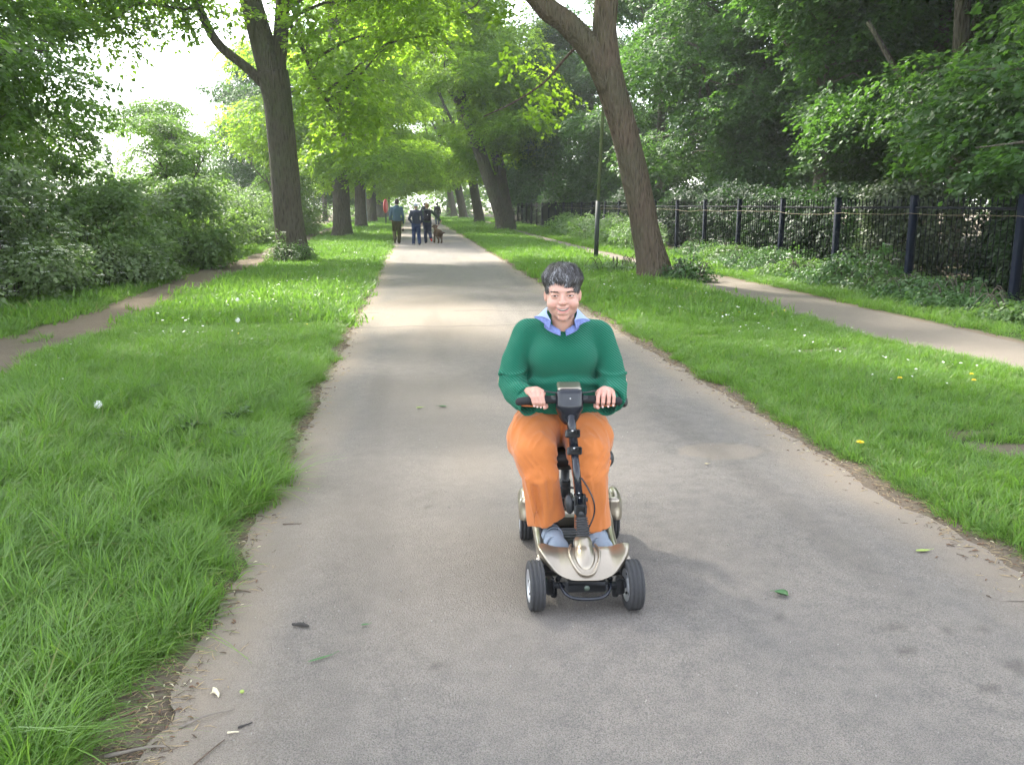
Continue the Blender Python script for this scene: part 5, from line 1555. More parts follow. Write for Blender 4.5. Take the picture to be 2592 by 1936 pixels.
tan = np.gradient(V, axis=1); tan /= np.linalg.norm(tan, axis=2, keepdims=True) + 1e-9
nor = V - EC; nor /= np.linalg.norm(nor, axis=2, keepdims=True)
sid = np.cross(tan, nor); wd = (.0010 * hr.uniform(.6, 1.5, nH))[:, None, None] * (np.array([.6, 1, 1, 1, .9, .75, .5, .12])[None, :, None])
A = V - sid * wd; B = V + nor * wd * .45; Cc = V + sid * wd
VV = np.stack([A, B, Cc], 2).reshape(-1, 3)
base = (np.arange(nH) * (segs + 1) * 3)[:, None]
q = []
for s_ in range(segs):
    for e in range(2):
        q.append([s_*3 + e, s_*3 + e + 1, (s_+1)*3 + e + 1, (s_+1)*3 + e])
FF = (np.array(q)[None] + base[..., None]).reshape(-1, 4)
grey = np.clip(hr.normal(.36, .22, nH) + .18 * (np.abs(az) < 1.3) * np.sin(np.clip(p0 * 1.6, 0, 3.1)) + .5 * fbm(az * 6, p0 * 4, 0, 12, 2) - .12 * (p0 < .6), 0, 1)
hairo = mobj('hair', hp(VV), FF, M_HAIR, wm, True, {'v': np.repeat(grey, (segs + 1) * 3), 't': np.zeros(len(VV))})
S = Sdf((-.11, -.12, -.07), (.11, .14, .16), .004)
S.add(S.ell(EC, ER + .004))
Pn = np.stack([S.X - EC[0], S.Y - EC[1], S.Z - EC[2]], -1) @ rotx(R_(14)).T / ER
pol = np.arccos(np.clip(Pn[..., 2] / (np.linalg.norm(Pn, axis=-1) + 1e-6), -1, 1)); azg = np.arctan2(Pn[..., 0], -Pn[..., 1])
S.v = np.maximum(S.v, ((pol - maxpol(azg) + .06) * .08).astype(np.float32))
S.v = np.maximum(S.v, (.036 - S.Z) * .8)
V, F = S.mesh(); mobj('hair_base', hp(V), F, M_HAIR, hairo, True, {'v': np.full(len(V), .12), 't': np.zeros(len(V))})
mb = MB()
for s in (-1, 1):
    for k_ in range(110):
        t = hr.random(); xx = s * (.0165 + .033 * t); zz = .0190 + .0055 * math.sin(t * 2.4) - .004 * t * t + hr.normal(0, .0012)
        yy = headRaw[np.argmin((headRaw[:, 0] - xx)**2 + (headRaw[:, 2] - zz)**2 + (headRaw[:, 1] > -.03) * 9), 1] - .0006
        q0 = np.array([xx, yy - .001, zz]); q1 = q0 + [s * .006, .0015, .0012 - .003 * t]
        V, F = tube_([q0, q1], [.0006, .0003], 3, False); mb.add(hp(V), F)
mb.build('eyebrows', simple('brow_hair', (.05, .04, .035), .6), body)

# ---- jumper
S = Sdf((-.44, -.13, .66), (.33, .46, 1.19), .0058)
S.add(S.ell((-.056, .275, .765), (.232, .170, .115)))
S.add(S.ell((-.058, .235, .795), (.195, .150, .080)), .05)
S.add(S.cap((-.058, .265, .80), (-.058, .245, 1.0), .160, .135), .06)
S.add(S.ell((-.058, .245, .97), (.190, .125, .125)), .05)
S.add(S.ell((-.125, .150, .955), (.075, .065, .070)), .05); S.add(S.ell((.010, .150, .955), (.075, .065, .070)), .05)
S.add(S.cap((-.215, .235, 1.068), (.105, .245, 1.062), .060), .045)
S.add(S.cap((-.058, .225, 1.07), (-.060, .215, 1.125), .090, .070), .05)
armL = [(-.225, .228, 1.048), (-.272, .195, .935), (-.290, .150, .850), (-.272, .088, .812), (-.232, .024, .806)]
armR = [(.118, .240, 1.042), (.156, .205, .935), (.170, .160, .842), (.168, .090, .808), (.152, .026, .804)]
for a in (armL, armR):
    S.add(S.poly(a, [.066, .063, .062, .058, .053]), .018)
# armpit creases
S.sub(S.poly([(-.205, .125, 1.01), (-.232, .10, .93), (-.238, .09, .85)], .006), .012)
S.sub(S.poly([(.105, .135, 1.01), (.124, .11, .93), (.128, .10, .85)], .006), .012)
# fold across the waist, hem roll
S.sub(S.poly([(-.235, .155, .882), (-.150, .105, .866), (-.120, .094, .874), (-.06, .090, .888), (0, .092, .884), (.05, .102, .874), (.125, .150, .872)], .009), .016)
S.add(S.poly([(-.20, .140, .852), (-.14, .108, .846), (-.06, .100, .856), (.03, .104, .852), (.10, .14, .848)], .012), .025)
S.add(S.poly([(-.280, .26, .722), (-.262, .18, .722), (-.17, .125, .716), (-.058, .110, .712), (.05, .125, .714), (.145, .18, .72), (.168, .26, .722)], .014), .012)
S.sub(S.box((-.058, .25, .665), (.8, .8, .08)), .008)
# sleeve wrinkles round the elbows
for a, sd in ((armL, -1), (armR, 1)):
    c2 = np.array(a[2])
    for dz, ph in ((.055, 0), (.028, .6), (-.002, 1.2)):
        p_ = [c2 + [-.062 * sd * -1 * math.cos(u) * -1, -.060 * math.sin(u), dz - .012 * math.sin(u + ph)] for u in np.linspace(-.2, 2.6, 7)]
        S.add(S.poly([tuple(q) for q in p_], .0052), .012)
# cuffs: loose, open, turned down
for a, sd in ((armL, -1), (armR, 1)):
    w0 = np.array(a[3]); w1 = np.array(a[4]); d = (w1 - w0) / np.linalg.norm(w1 - w0)
    e = w1 + d * .006 + [0, 0, -.020]
    S.add(S.cap(w1 - d * .03 + [0, 0, -.005], e, .052, .050), .018)
    S.sub(S.cap(w1 - d * .012 + [0, 0, -.010], e + d * .09, .040, .047), .003)
    Q = (S.X - e[0]) * d[0] + (S.Y - e[1]) * d[1] + (S.Z - e[2]) * (d[2])
    near = ((S.X - e[0])**2 + (S.Y - e[1])**2 + (S.Z - e[2])**2) < .09**2
    S.v = np.where(near, np.maximum(S.v, Q - .006), S.v)
wob = (fbm(S.X * 9, S.Y * 9, S.Z * 13, 2, 2) * .0045).astype(np.float32); S.v = S.v + wob
fs = noise3(S.X * 7, S.Y * 7, S.Z * 34 + np.abs(S.X + .058) * 16, 41) * 1.8
arm_m = sstep(.165, .22, np.abs(S.X + .058)) * np.exp(-((S.Z - .86) / .085)**2)
S.v = S.v - (.0075 * (1 - np.abs(np.clip(fs, -1, 1)))**2 * (arm_m + .45 * np.exp(-((S.Z - .86) / .03)**2) + .25 * np.exp(-((S.Z - .76) / .03)**2))).astype(np.float32)
# round neckline
S.sub(S.ell((-.064, .125, 1.192), (.084, .108, .074)), .006)
V, F = S.mesh(); V = relax(V, F, 2, .45)
jm = mobj('jumper', V, F, M_WOOL, wm, True)
# neckband
nb = [(-.062 + .0865 * math.sin(u), .135 - .105 * math.cos(u) + .012, 1.10 - .026 * math.cos(u) + .026 * abs(math.sin(u)) + .010) for u in np.linspace(-2.2, 2.2, 40)]

# shirt collar: two pointed flaps and the stand behind the neck
def sheet(name, P, mat, parent, th=.0022):
    """P (m,n,3) grid -> thin solid sheet"""
    P = np.asarray(P, float); m, n_ = P.shape[:2]
    du = np.gradient(P, axis=0); dv = np.gradient(P, axis=1); nn = np.cross(du, dv); nn /= np.linalg.norm(nn, axis=2, keepdims=True) + 1e-9
    V = np.concatenate([(P + nn * th / 2).reshape(-1, 3), (P - nn * th / 2).reshape(-1, 3)])
    i = (np.arange(m - 1)[:, None] * n_ + np.arange(n_ - 1)).reshape(-1); k = m * n_
    F1 = np.stack([i, i + n_, i + n_ + 1, i + 1], -1); F2 = F1[:, ::-1] + k
    rim = [r * n_ for r in range(m)] + [(m-1)*n_ + c_ for c_ in range(1, n_)] + [r * n_ + n_ - 1 for r in range(m-2, -1, -1)] + [c_ for c_ in range(n_-2, 0, -1)]
    rim = np.array(rim); r2 = np.roll(rim, -1)
    F3 = np.stack([rim, r2, r2 + k, rim + k], -1)
    return mobj(name, V, np.concatenate([F1, F2, F3]), mat, parent, True)
NC = HO + np.array([0, .038, 0])
def collar(sd):
    # inner stand: from the nape round to the front V
    inner = []; outer = []
    for t in np.linspace(0, 1, 15):
        a = (math.pi * (1 - t) + .15 * t) * sd
        rx, ry = .064 + .006 * t, .066
        top = np.array([NC[0] + rx * math.sin(a), NC[1] - .0 - ry * math.cos(a) * (1.0 + .15 * t), HO[2] - .083 - .075 * t**1.5])
        bot = np.array([NC[0] + (rx + .012) * math.sin(a), NC[1] - (ry + .02) * math.cos(a) * (1 + .15 * t), HO[2] - .130 - .050 * t**1.5])
        inner.append([bot + (top - bot) * u for u in np.linspace(0, 1, 4)])
    sheet('collar_stand', inner, M_SHIRTIN, wm)
    # the turned down flap: narrow at the nape, opening to a wide point over the jumper
    g_ = []
    tip = np.array([-.190, .150, 1.146]) if sd < 0 else np.array([.064, .150, 1.128])
    back = np.array([NC[0] + sd * .080, NC[1] + .055, HO[2] - .105])
    front_top = np.array([NC[0] + sd * .052, NC[1] - .052, HO[2] - .118])
    back_top = np.array([NC[0] + sd * .060, NC[1] + .035, HO[2] - .070])
    low = np.array([NC[0] + sd * .060, NC[1] - .078, HO[2] - .152])
    for t in np.linspace(0, 1, 14):
        top = back_top * (1 - t)**2 + 2 * t * (1 - t) * (np.array([NC[0] + sd * .080, NC[1] - .01, HO[2] - .078])) + front_top * t**2
        edge = back * (1 - t)**2 + 2 * t * (1 - t) * (np.array([NC[0] + sd * .108, NC[1] + .03, HO[2] - .110])) + tip * t**2
        row = []
        for u in np.linspace(0, 1, 7):
            p = top + (edge - top) * u; p[2] += .012 * math.sin(math.pi * u) * (1 - .4 * t); row.append(p)
        g_.append(row)
    last = g_[-1]
    sheet('collar_flap', g_, M_SHIRT, wm)
    pl = []
    for t in np.linspace(0, 1, 6):
        row = []
        for u in np.linspace(0, 1, 7):
            a_ = np.array(last[int(round(u * 6))]); b_ = low + (np.array([NC[0] + sd * .100, NC[1] - .062, HO[2] - .150]) - low) * u
            p = a_ + (b_ - a_) * t * (1 - .9 * u); row.append(p)
        pl.append(row)
    sheet('collar_front', pl, M_SHIRTIN, wm)
collar(-1); collar(1)
# loose turned-down cuffs hanging open below the grips
for w1, e in (((-.244, .030, .800), (-.214, -.040, .778)), ((.142, .032, .798), (.118, -.040, .776))):
    w1 = np.array(w1); e = np.array(e); d = (e - w1); L_ = np.linalg.norm(d); q_ = Vector(d / L_).to_track_quat('Z', 'Y').to_matrix()
    V, F = lathe_([(.044, 0), (.047, L_ * .5), (.047, L_ * .92), (.0485, L_), (.046, L_ + .004), (.0425, L_), (.041, L_ * .9), (.038, L_ * .3), (.036, 0)], 36)
    V = V + (np.stack([fbm(V[:, 0] * 40, V[:, 1] * 40, V[:, 2] * 30, s_, 2) for s_ in (1, 2, 3)], -1)) * .004
    mobj('cuff', V @ np.array(q_).T + w1, F, M_WOOL, jm, True)
# shirt cuffs seen inside the sleeves
for a in (armL, armR):
    w0 = np.array(a[3]); w1 = np.array(a[4]); d = (w1 - w0) / np.linalg.norm(w1 - w0)
    V, F = tube_([w1 - d * .03 + [0, 0, -.006], w1 - d * .012 + [0, 0, -.010]], [.040, .041], 24, True)
    mobj('shirt_cuff', V, F, M_SHIRTIN, wm, True)

# ---- trousers
S = Sdf((-.37, -.16, .17), (.26, .46, .76), .0062)
S.add(S.ell((-.058, .30, .62), (.185, .155, .115)))
legL = [(-.150, .27, .612), (-.200, .10, .600), (-.188, -.010, .568)]
legR = [(.038, .28, .605), (.060, .11, .594), (.048, -.002, .562)]
S.add(S.poly(legL, [.128, .113, .090]), .02)
S.add(S.poly(legR, [.124, .112, .090]), .010)
S.add(S.poly([(-.188, -.015, .556), (-.168, -.045, .47), (-.152, -.020, .36), (-.138, .000, .245)], [.086, .080, .078, .085]), .025)
S.add(S.poly([(.048, -.005, .550), (.054, -.050, .46), (.066, -.030, .34), (.074, -.018, .215)], [.087, .078, .074, .079]), .025)
# creases
S.add(S.poly([(-.272, .03, .535), (-.250, -.05, .505), (-.19, -.115, .492), (-.13, -.11, .47)], .0075), .014)
S.add(S.poly([(-.262, .02, .505), (-.245, -.05, .470), (-.19, -.12, .455)], .006), .014)
S.add(S.poly([(-.12, -.07, .52), (-.095, -.06, .49), (-.11, -.09, .46)], .010), .016)
S.add(S.poly([(.140, -.02, .545), (.11, -.08, .52), (.07, -.10, .525)], .007), .014)
S.add(S.poly([(.145, .02, .51), (.125, -.06, .488), (.07, -.115, .475)], .006), .014)
S.add(S.poly([(-.02, -.05, .53), (0, -.09, .50), (.04, -.12, .49)], .006), .014)
for p_ in ([(-.23, -.115, .47), (-.205, -.110, .36), (-.195, -.085, .26)], [(-.165, -.128, .46), (-.150, -.108, .36), (-.145, -.09, .25)],
           [(.035, -.128, .46), (.045, -.108, .34), (.050, -.10, .23)], [(.100, -.105, .45), (.108, -.09, .33), (.115, -.075, .23)]):
    S.add(S.poly(p_, [.006, .004, .005]), .016)
for p_ in ([(-.30, .16, .66), (-.22, .06, .698), (-.13, .08, .69)], [(-.29, .10, .63), (-.20, .0, .668), (-.12, .05, .66)], [(-.02, .12, .68), (.06, .05, .690), (.14, .10, .665)], [(-.02, .05, .645), (.05, .0, .660)]):
    pass
# hems: angled cut and hollow
hemL = S.Z - .243 - .26 * (S.X + .14) ; hemR = S.Z - .222 - .10 * (S.X - .10)
S.v = np.where((S.Z < .36) & (S.X < -.02), np.maximum(S.v, -hemL * .95), S.v)
S.v = np.where((S.Z < .36) & (S.X >= -.02), np.maximum(S.v, -hemR * .98), S.v)
S.sub(S.cap((-.140, .0, .15), (-.142, 0, .33), .076, .060), .003)
S.sub(S.cap((.074, -.018, .15), (.071, -.02, .32), .071, .054), .003)
wob = fbm(S.X * 16, S.Y * 16, S.Z * 5, 4, 3) * .0050 + fbm(S.X * 9 + S.Z * 14, S.Y * 8, S.Z * 16, 14, 2) * .0042 * sstep(.62, .45, np.abs(S.Z - .52) * 4 + .3)
S.v = S.v + wob.astype(np.float32)
def ridge(f, s_=1): return (1 - np.abs(np.clip(f, -1, 1)))**2
# pulls fanning from the knees and the lap, long soft drapes down the shins
fk = noise3(S.X * 6 + S.Z * 9, S.Y * 5, S.Z * 30 - np.abs(S.X + .06) * 38, 31) * 1.8
S.v = S.v - (.0085 * ridge(fk) * np.exp(-((S.Z - .53) / .065)**2) * (S.Y < .12)).astype(np.float32)
fl = noise3(S.X * 34 + S.Z * 6, S.Y * 14, S.Z * 4, 33) * 1.8
S.v = S.v - (.0080 * ridge(fl) * sstep(.50, .42, S.Z)).astype(np.float32)
ft = noise3(S.X * 16, S.Y * 26 + np.abs(S.X + .06) * 30, S.Z * 9, 35) * 1.9
S.v = S.v - (.0065 * ridge(ft) * sstep(.57, .62, S.Z) * (S.Y < .26)).astype(np.float32)
V, F = S.mesh(); V = relax(V, F, 1, .4)
tr = mobj('trousers', V, F, M_TROUSER, wm, True)

# ---- socks and strapped shoes
for sd, (hx, hy), (tx, ty), top in ((-1, (-.125, .035), (-.092, -.165), (-.140, .0, .26)), (1, (.076, .020), (.104, -.178), (.076, -.012, .24))):
    sk = MB(); V, F = tube_(smooth_path([top, (hx, hy - .02, .215), (hx * .9 + tx * .1, hy - .045, .175)], 5), .041, 18); sk.add(V, F); sk.build('sock', M_SOCK, wm)
    ang = math.atan2(tx - hx, -(ty - hy))
    S = Sdf((min(hx, tx) - .08, ty - .05, .125), (max(hx, tx) + .08, hy + .06, .25), .0036)
    mid = ((hx + tx) / 2, (hy + ty) / 2)
    Rz = rotz(ang)
    S.add(S.cap((hx, hy, .172), (mid[0], mid[1], .172), .037, .038))
    S.add(S.cap((mid[0], mid[1], .168), (tx, ty + .035, .158), .040, .041), .02)
    S.add(S.cap((tx, ty + .045, .155), (tx, ty + .03, .154), .046, .042), .02)
    S.add(S.ell((hx * .45 + tx * .55, hy * .45 + ty * .55, .195), (.034, .05, .026), Rz), .02)
    S.v = np.maximum(S.v, .141 - S.Z)
    S.sub(S.ell((hx, hy - .01, .235), (.034, .050, .040), Rz), .006)
    V, F = S.mesh(); sh = mobj('shoe', relax(V, F, 1), F, M_SHOE, wm, True)
    mb = MB()
    ol = []
    for u in np.linspace(0, 2 * math.pi, 30, endpoint=False):
        lx = .0455 * math.sin(u) * (1 + .12 * math.cos(u)); ly = -.128 * math.cos(u)
        c_ = Rz @ np.array([lx, ly, 0]); ol.append([mid[0] + c_[0], mid[1] + c_[1]])
    ol = np.array(ol); mm = len(ol)
    V = np.concatenate([np.column_stack([ol, np.full(mm, .1415)]), np.column_stack([ol, np.full(mm, .152)])])
    F = [np.array([[i, (i + 1) % mm, mm + (i + 1) % mm, mm + i] for i in range(mm)]), [int(q) for q in range(mm)][::-1], [int(q) + mm for q in range(mm)]]
    mobj('sole', V, [F[0], F[1], F[2]], M_BLACKP, sh)
    # two straps over the instep
    for kk, (f_, hz) in enumerate(((.42, .222), (.68, .200))):
        cx_, cy_ = hx + (tx - hx) * f_, hy + (ty - hy) * f_
        rows = []
        for u in np.linspace(-1.35, 1.35, 13):
            row = []
            for w_ in np.linspace(-.020, .020, 4):
                q = Rz @ np.array([.0475 * math.sin(u) , w_, 0]); row.append([cx_ + q[0], cy_ + q[1], .158 + (hz + .009 - .158) * math.cos(u)**.8 if math.cos(u) > 0 else .158])
            rows.append(row)
        sheet('strap', rows, M_STRAP, sh, .004)
# ============================================================ people and dog further down the path (seen from behind)
def cloth(name, col, rough=.85): return simple(name, col, rough, 0, .15, 12, .2, .2)
M_SKIN2 = simple('skin_back', (0.42, 0.27, 0.20), .6, 0, .08)
def walker(x, y, rz, h, label, jacket, trous, hair, jl=.70, pose=None, shoes=None, cap=None, hood=False, grp='walkers strolling away down the path', res=.017):
    """pose: joints in metres, z up, facing +y (we see the back)"""
    root = empty('person', (x, y, .012), rz, label, 'person', grp)
    k = h / 1.78
    P = dict(hipL=(-.09, 0, .92), hipR=(.09, 0, .92), kneeL=(-.10, .06, .50), kneeR=(.10, .05, .50), ankL=(-.11, -.10, .12), ankR=(.11, .02, .09),
             toeL=(-.12, .05, .06), toeR=(.12, .17, .04), shL=(-.19, 0, 1.43), shR=(.19, 0, 1.43), elL=(-.25, -.02, 1.15), elR=(.25, -.02, 1.15),
             haL=(-.25, .06, .88), haR=(.25, .06, .88), neck=(0, .01, 1.50), head=(0, .03, 1.66))
    P.update(pose or {})
    P = {q: tuple(np.array(v) * k) for q, v in P.items()}
    lo = (-.75, -.5, -.02); hi = (.75, .5, 1.95)
    m = np.array(list(P.values())); lo = m.min(0) - .22; hi = m.max(0) + .22
    def grid(z0, z1): return Sdf((lo[0], lo[1], z0), (hi[0], hi[1], z1), res)
    S = grid(.0, hi[2])
    S.add(S.ell(P['head'], (.078*k, .095*k, .118*k))); S.add(S.cap(P['neck'], P['head'], .055*k, .05*k), .02)
    S.add(S.cap(tuple(np.array(P['neck']) - [0, 0, .5]), P['neck'], .09, .05), .03)
    S.add(S.cap(P['shL'], P['shR'], .05))
    for a in 'LR':
        S.add(S.poly([P['sh'+a], P['el'+a], P['ha'+a]], [.045, .038, .028]), .01)
        e = np.array(P['ha'+a]) - np.array(P['el'+a]); e /= np.linalg.norm(e)
        S.add(S.ell(tuple(np.array(P['ha'+a]) + e * .05), (.034, .045, .055)), .02)
        S.add(S.poly([P['hip'+a], P['knee'+a], P['ank'+a]], [.07, .05, .035]), .01)
        S.add(S.ell(tuple(np.array(P['head']) + [.078*k*(-1 if a == 'L' else 1), 0, 0]), (.014, .022, .034)), .004)
    V, F = S.mesh(); mobj('body', V, F, M_SKIN2, root, True)
    S = grid(.5, hi[2])
    wz = P['hipL'][2]
    S.add(S.cap((0, 0, wz + .12), (0, 0, P['shL'][2] - .09), .165*k, .185*k)); S.v = S.v.copy()
    S.add(S.cap(P['shL'], P['shR'], .075*k), .05)
    S.add(S.ell((0, 0, wz + .06), (.20*k, .15*k, .15*k)), .04)
    S.v = np.maximum(S.v, (np.abs(S.Y) - .155*k))
    for a in 'LR': 
        d = np.array(P['ha'+a]) - np.array(P['el'+a])
        S.add(S.poly([P['sh'+a], P['el'+a], tuple(np.array(P['el'+a]) + d * .93)], [.072*k, .060*k, .048*k]), .02)
    if hood: S.add(S.ell((0, -.07, P['neck'][2] - .02), (.11, .07, .09)), .03)
    S.add(S.cap(tuple(np.array(P['neck']) - [0, 0, .06]), tuple(np.array(P['neck'])), .085*k, .07*k), .03)
    S.v = np.where(np.abs(S.X) < .24, np.maximum(S.v, (jl + .10) * k - S.Z), S.v)
    S.v = S.v + (fbm(S.X * 8, S.Y * 8, S.Z * 6, 3, 2) * .010).astype(np.float32)
    V, F = S.mesh(); mobj('jacket', V, F, jacket, root, True)
    S = grid(.0, 1.15)
    S.add(S.ell((0, 0, wz), (.165*k, .13*k, .13*k)))
    for a in 'LR':
        S.add(S.poly([P['hip'+a], P['knee'+a], P['ank'+a]], [.115*k, .085*k, .072*k]), .03)
    S.v = S.v + (fbm(S.X * 10, S.Y * 8, S.Z * 7, 5, 2) * .010).astype(np.float32)
    V, F = S.mesh(); mobj('trousers', V, F, trous, root, True)
    for a in 'LR':
        S = Sdf(np.minimum(P['ank'+a], P['toe'+a]) - .11, np.maximum(P['ank'+a], P['toe'+a]) + .11, .014)
        S.add(S.cap(tuple(np.array(P['ank'+a]) - [0, .01, .045]), P['toe'+a], .044, .040)); V, F = S.mesh()
        mobj('shoe', V, F, shoes[0 if a == 'L' else 1], root, True)
    if cap is None:
        S = grid(P['neck'][2], hi[2]); S.add(S.ell(tuple(np.array(P['head']) + [0, -.018, .022]), (.092*k, .105*k, .118*k)))
        S.v = np.maximum(S.v, (S.Y - P['head'][1] - .045)); S.v = S.v + (fbm(S.X * 25, S.Y * 25, S.Z * 25, 3, 2) * .012).astype(np.float32)
        V, F = S.mesh(); mobj('hair', V, F, hair, root, True)
    else:
        S = grid(P['neck'][2], hi[2]); S.add(S.ell(tuple(np.array(P['head']) + [0, -.005, .05]), (.090*k, .108*k, .095*k))); S.v = np.maximum(S.v, P['head'][2] + .015 - S.Z)
        S.add(S.ell(tuple(np.array(P['head']) + [.02, .11, .035]), (.07, .07, .012)), .01)
        V, F = S.mesh(); mobj('cap', V, F, cap, root, True)
        S = grid(P['neck'][2], hi[2]); S.add(S.ell(tuple(np.array(P['head']) + [0, -.014, .0]), (.084*k, .10*k, .09*k))); S.v = np.maximum(S.v, S.Y - P['head'][1] - .02)
        V, F = S.mesh(); mobj('hair', V, F, hair, root, True)
    return root, P
DK = cloth('dark_shoe', (.02, .02, .022)); BR = cloth('brown_shoe', (.05, .035, .02)); RD = cloth('red_shoe', (.35, .03, .02)); WH = cloth('pale_shoe', (.4, .4, .42))
m1, P1 = walker(-.64, 37.9, .05, 1.86, 'tall dark haired walker in a slate blue hooded jacket and olive trousers, leftmost of three', cloth('slate_jacket', (.055, .095, .135)), cloth('olive_cloth', (.045, .042, .018)),
    simple('dark_brown_hair', (.03, .018, .014), .7), .82, dict(kneeL=(-.10, .10, .50), ankL=(-.10, -.22, .22), toeL=(-.10, -.24, .08), haR=(.24, .10, .82), elR=(.25, -.04, 1.12), haL=(-.22, .16, .98), head=(.02, .03, 1.67), kneeR=(.09, .03, .5), ankR=(.08, .06, .10), toeR=(.09, .20, .04)), [BR, BR], hood=True)
m2, P2 = walker(.17, 36.6, -.02, 1.68, 'middle walker in a grey cap, navy jacket and blue jeans with hands in pockets', cloth('navy_jacket', (.022, .028, .050)), cloth('blue_jeans', (.020, .035, .095)),
    simple('fair_grey_hair', (.25, .19, .13), .7), .83, dict(elL=(-.30, -.06, 1.14), haL=(-.20, .06, .98), elR=(.30, -.06, 1.14), haR=(.20, .06, .98), kneeL=(-.11, .08, .5), ankL=(-.13, .14, .10), toeL=(-.14, .28, .05), kneeR=(.10, .04, .5), ankR=(.13, -.12, .12), toeR=(.13, -.02, .05)), [WH, DK], cap=cloth('grey_cap', (.28, .32, .38)))
m3, P3 = walker(.66, 38.5, .03, 1.70, 'right hand walker with ginger hair, green top and black backpack holding the dog lead', cloth('bottle_green_top', (.030, .050, .034)), cloth('dark_jeans', (.016, .022, .050)),
    simple('ginger_hair', (.16, .085, .025), .7), .82, dict(elR=(.42, .02, 1.22), haR=(.60, .10, 1.02), kneeL=(-.08, .06, .5), ankL=(-.08, .05, .09), toeL=(-.09, .18, .04), kneeR=(.10, .08, .50), ankR=(.14, -.24, .26), toeR=(.17, -.30, .13)), [DK, RD])
S = Sdf((-.22, -.34, .90), (.22, .0, 1.52), .016)
S.add(S.box((0, -.20, 1.19), (.32, .17, .46), .07)); S.add(S.box((0, -.285, 1.10), (.24, .06, .20), .03), .02)
V, F = S.mesh(); bpk = mobj('backpack', V, F, cloth('black_nylon', (.012, .012, .018)), None, True); bpk.location = (.66, 38.5, .012); bpk.rotation_euler = (0, 0, .03)
tag(bpk, 'black backpack worn by the ginger haired walker', 'backpack')
for s in (-1, 1):
    MB().tube(smooth_path([(s*.09, -.14, 1.36), (s*.11, -.02, 1.50), (s*.12, .13, 1.38), (s*.12, .15, 1.15), (s*.13, .0, 1.00), (s*.12, -.14, 1.02)], 4), .016, 6).build('strap', cloth('black_webbing', (.012, .012, .015)), bpk)
MB().tube([(0, -.318, 1.22), (0, -.322, 1.22)], .018, 10).build('reflective_badge', simple('pale_badge', (.6, .6, .6), .4), bpk)
# thing swinging from the first walker's hand
bag = empty('carried_pouch', (-.64 + P1['haR'][0] + .0, 37.9 + .10, .012), 0, 'small dark pouch dangling from the hand of the leftmost walker', 'pouch')
MB().tube([(0, 0, P1['haR'][2] - .03), (0, 0, P1['haR'][2] - .22)], .008, 6).build('cord', DK, bag)
S = Sdf((-.08, -.08, .45), (.08, .08, .75), .012); S.add(S.ell((0, 0, P1['haR'][2] - .27), (.042, .035, .075))); V, F = S.mesh(); mobj('pouch', V, F, simple('dark_brown_leather', (.03, .018, .01), .6), bag, True)
far_col = cloth('dark_coat', (.02, .022, .03))
walker(1.03, 70, 0, 1.80, 'distant dark figure walking far ahead, partly hidden by the ginger haired walker', far_col, DK, simple('black_hair', (.02, .015, .012), .7), .8, dict(elL=(-.30, .0, 1.2), haL=(-.25, .1, 1.0)), [DK, DK], grp='two distant figures further down the path', res=.03)
walker(2.12, 74, .1, 1.80, 'distant figure in dark top at the right, far ahead of the dog', cloth('charcoal_coat', (.03, .03, .038)), cloth('grey_trousers', (.06, .07, .10)), simple('black_hair', (.02, .015, .012), .7), .8, None, [DK, DK], grp='two distant figures further down the path', res=.03)

# dog: curly brown, seen from behind with its head turned up to the left
dog = empty('dog', (1.16, 38.5, .012), .28, 'curly brown dog on a lead at the right of the walkers', 'dog')
M_FUR = simple('curly_brown_fur', (0.085, 0.055, 0.034), .95, 0, .45, 14, .9, .1)
S = Sdf((-.30, -.42, -.02), (.34, .68, .92), .012)
S.add(S.ell((0, .0, .46), (.130, .20, .135))); S.add(S.ell((0, .27, .46), (.135, .19, .16)), .06)
S.add(S.cap((0, .38, .54), (-.02, .47, .66), .095, .080), .04)
S.add(S.ell((-.03, .50, .72), (.082, .085, .080)), .03); S.add(S.cap((-.05, .53, .70), (-.15, .57, .68), .045, .032), .02)
S.add(S.ell((-.115, .46, .71), (.022, .04, .065)), .01); S.add(S.ell((.055, .46, .71), (.022, .04, .065)), .01)
for s in (-1, 1):
    o_ = .03 if s > 0 else -.06
    S.add(S.poly([(s*.075, -.08, .42), (s*.09, -.02 + o_, .27), (s*.085, -.17 + o_, .17), (s*.085, -.12 + o_, .04)], [.085, .058, .034, .032]), .03)   # thigh, knee forward, hock back
    S.add(S.cap((s*.085, -.12 + o_, .035), (s*.085, -.05 + o_, .03), .034, .032), .015)
    S.add(S.poly([(s*.08, .34, .42), (s*.085, .32 - o_, .24), (s*.085, .35 - o_, .05)], [.066, .042, .036]), .03)
    S.add(S.cap((s*.085, .35 - o_, .035), (s*.085, .41 - o_, .03), .034, .030), .015)
S.add(S.poly([(.0, -.17, .50), (.09, -.26, .47), (.20, -.28, .44)], [.035, .028, .016]), .02)
S.v = S.v + (fbm(S.X * 26, S.Y * 26, S.Z * 26, 6, 2) * .020).astype(np.float32)
V, F = S.mesh(); mobj('body', V, F, M_FUR, dog, True)
hand3 = np.array([.66, 38.5, 0]) + rotz(.03) @ (np.array(P3['haR']) + [.02, .02, -.03])
neck = np.array([1.16, 38.5, 0]) + rotz(.28) @ np.array([-.01, .42, .66])
tag(MB().tube(smooth_path([hand3, (hand3 + neck) / 2 + [0, 0, -.04], neck], 6), .007, 6).build('dog_lead', simple('red_webbing', (.30, .03, .03), .7)), 'thin red lead between the walker and the brown dog', 'lead')

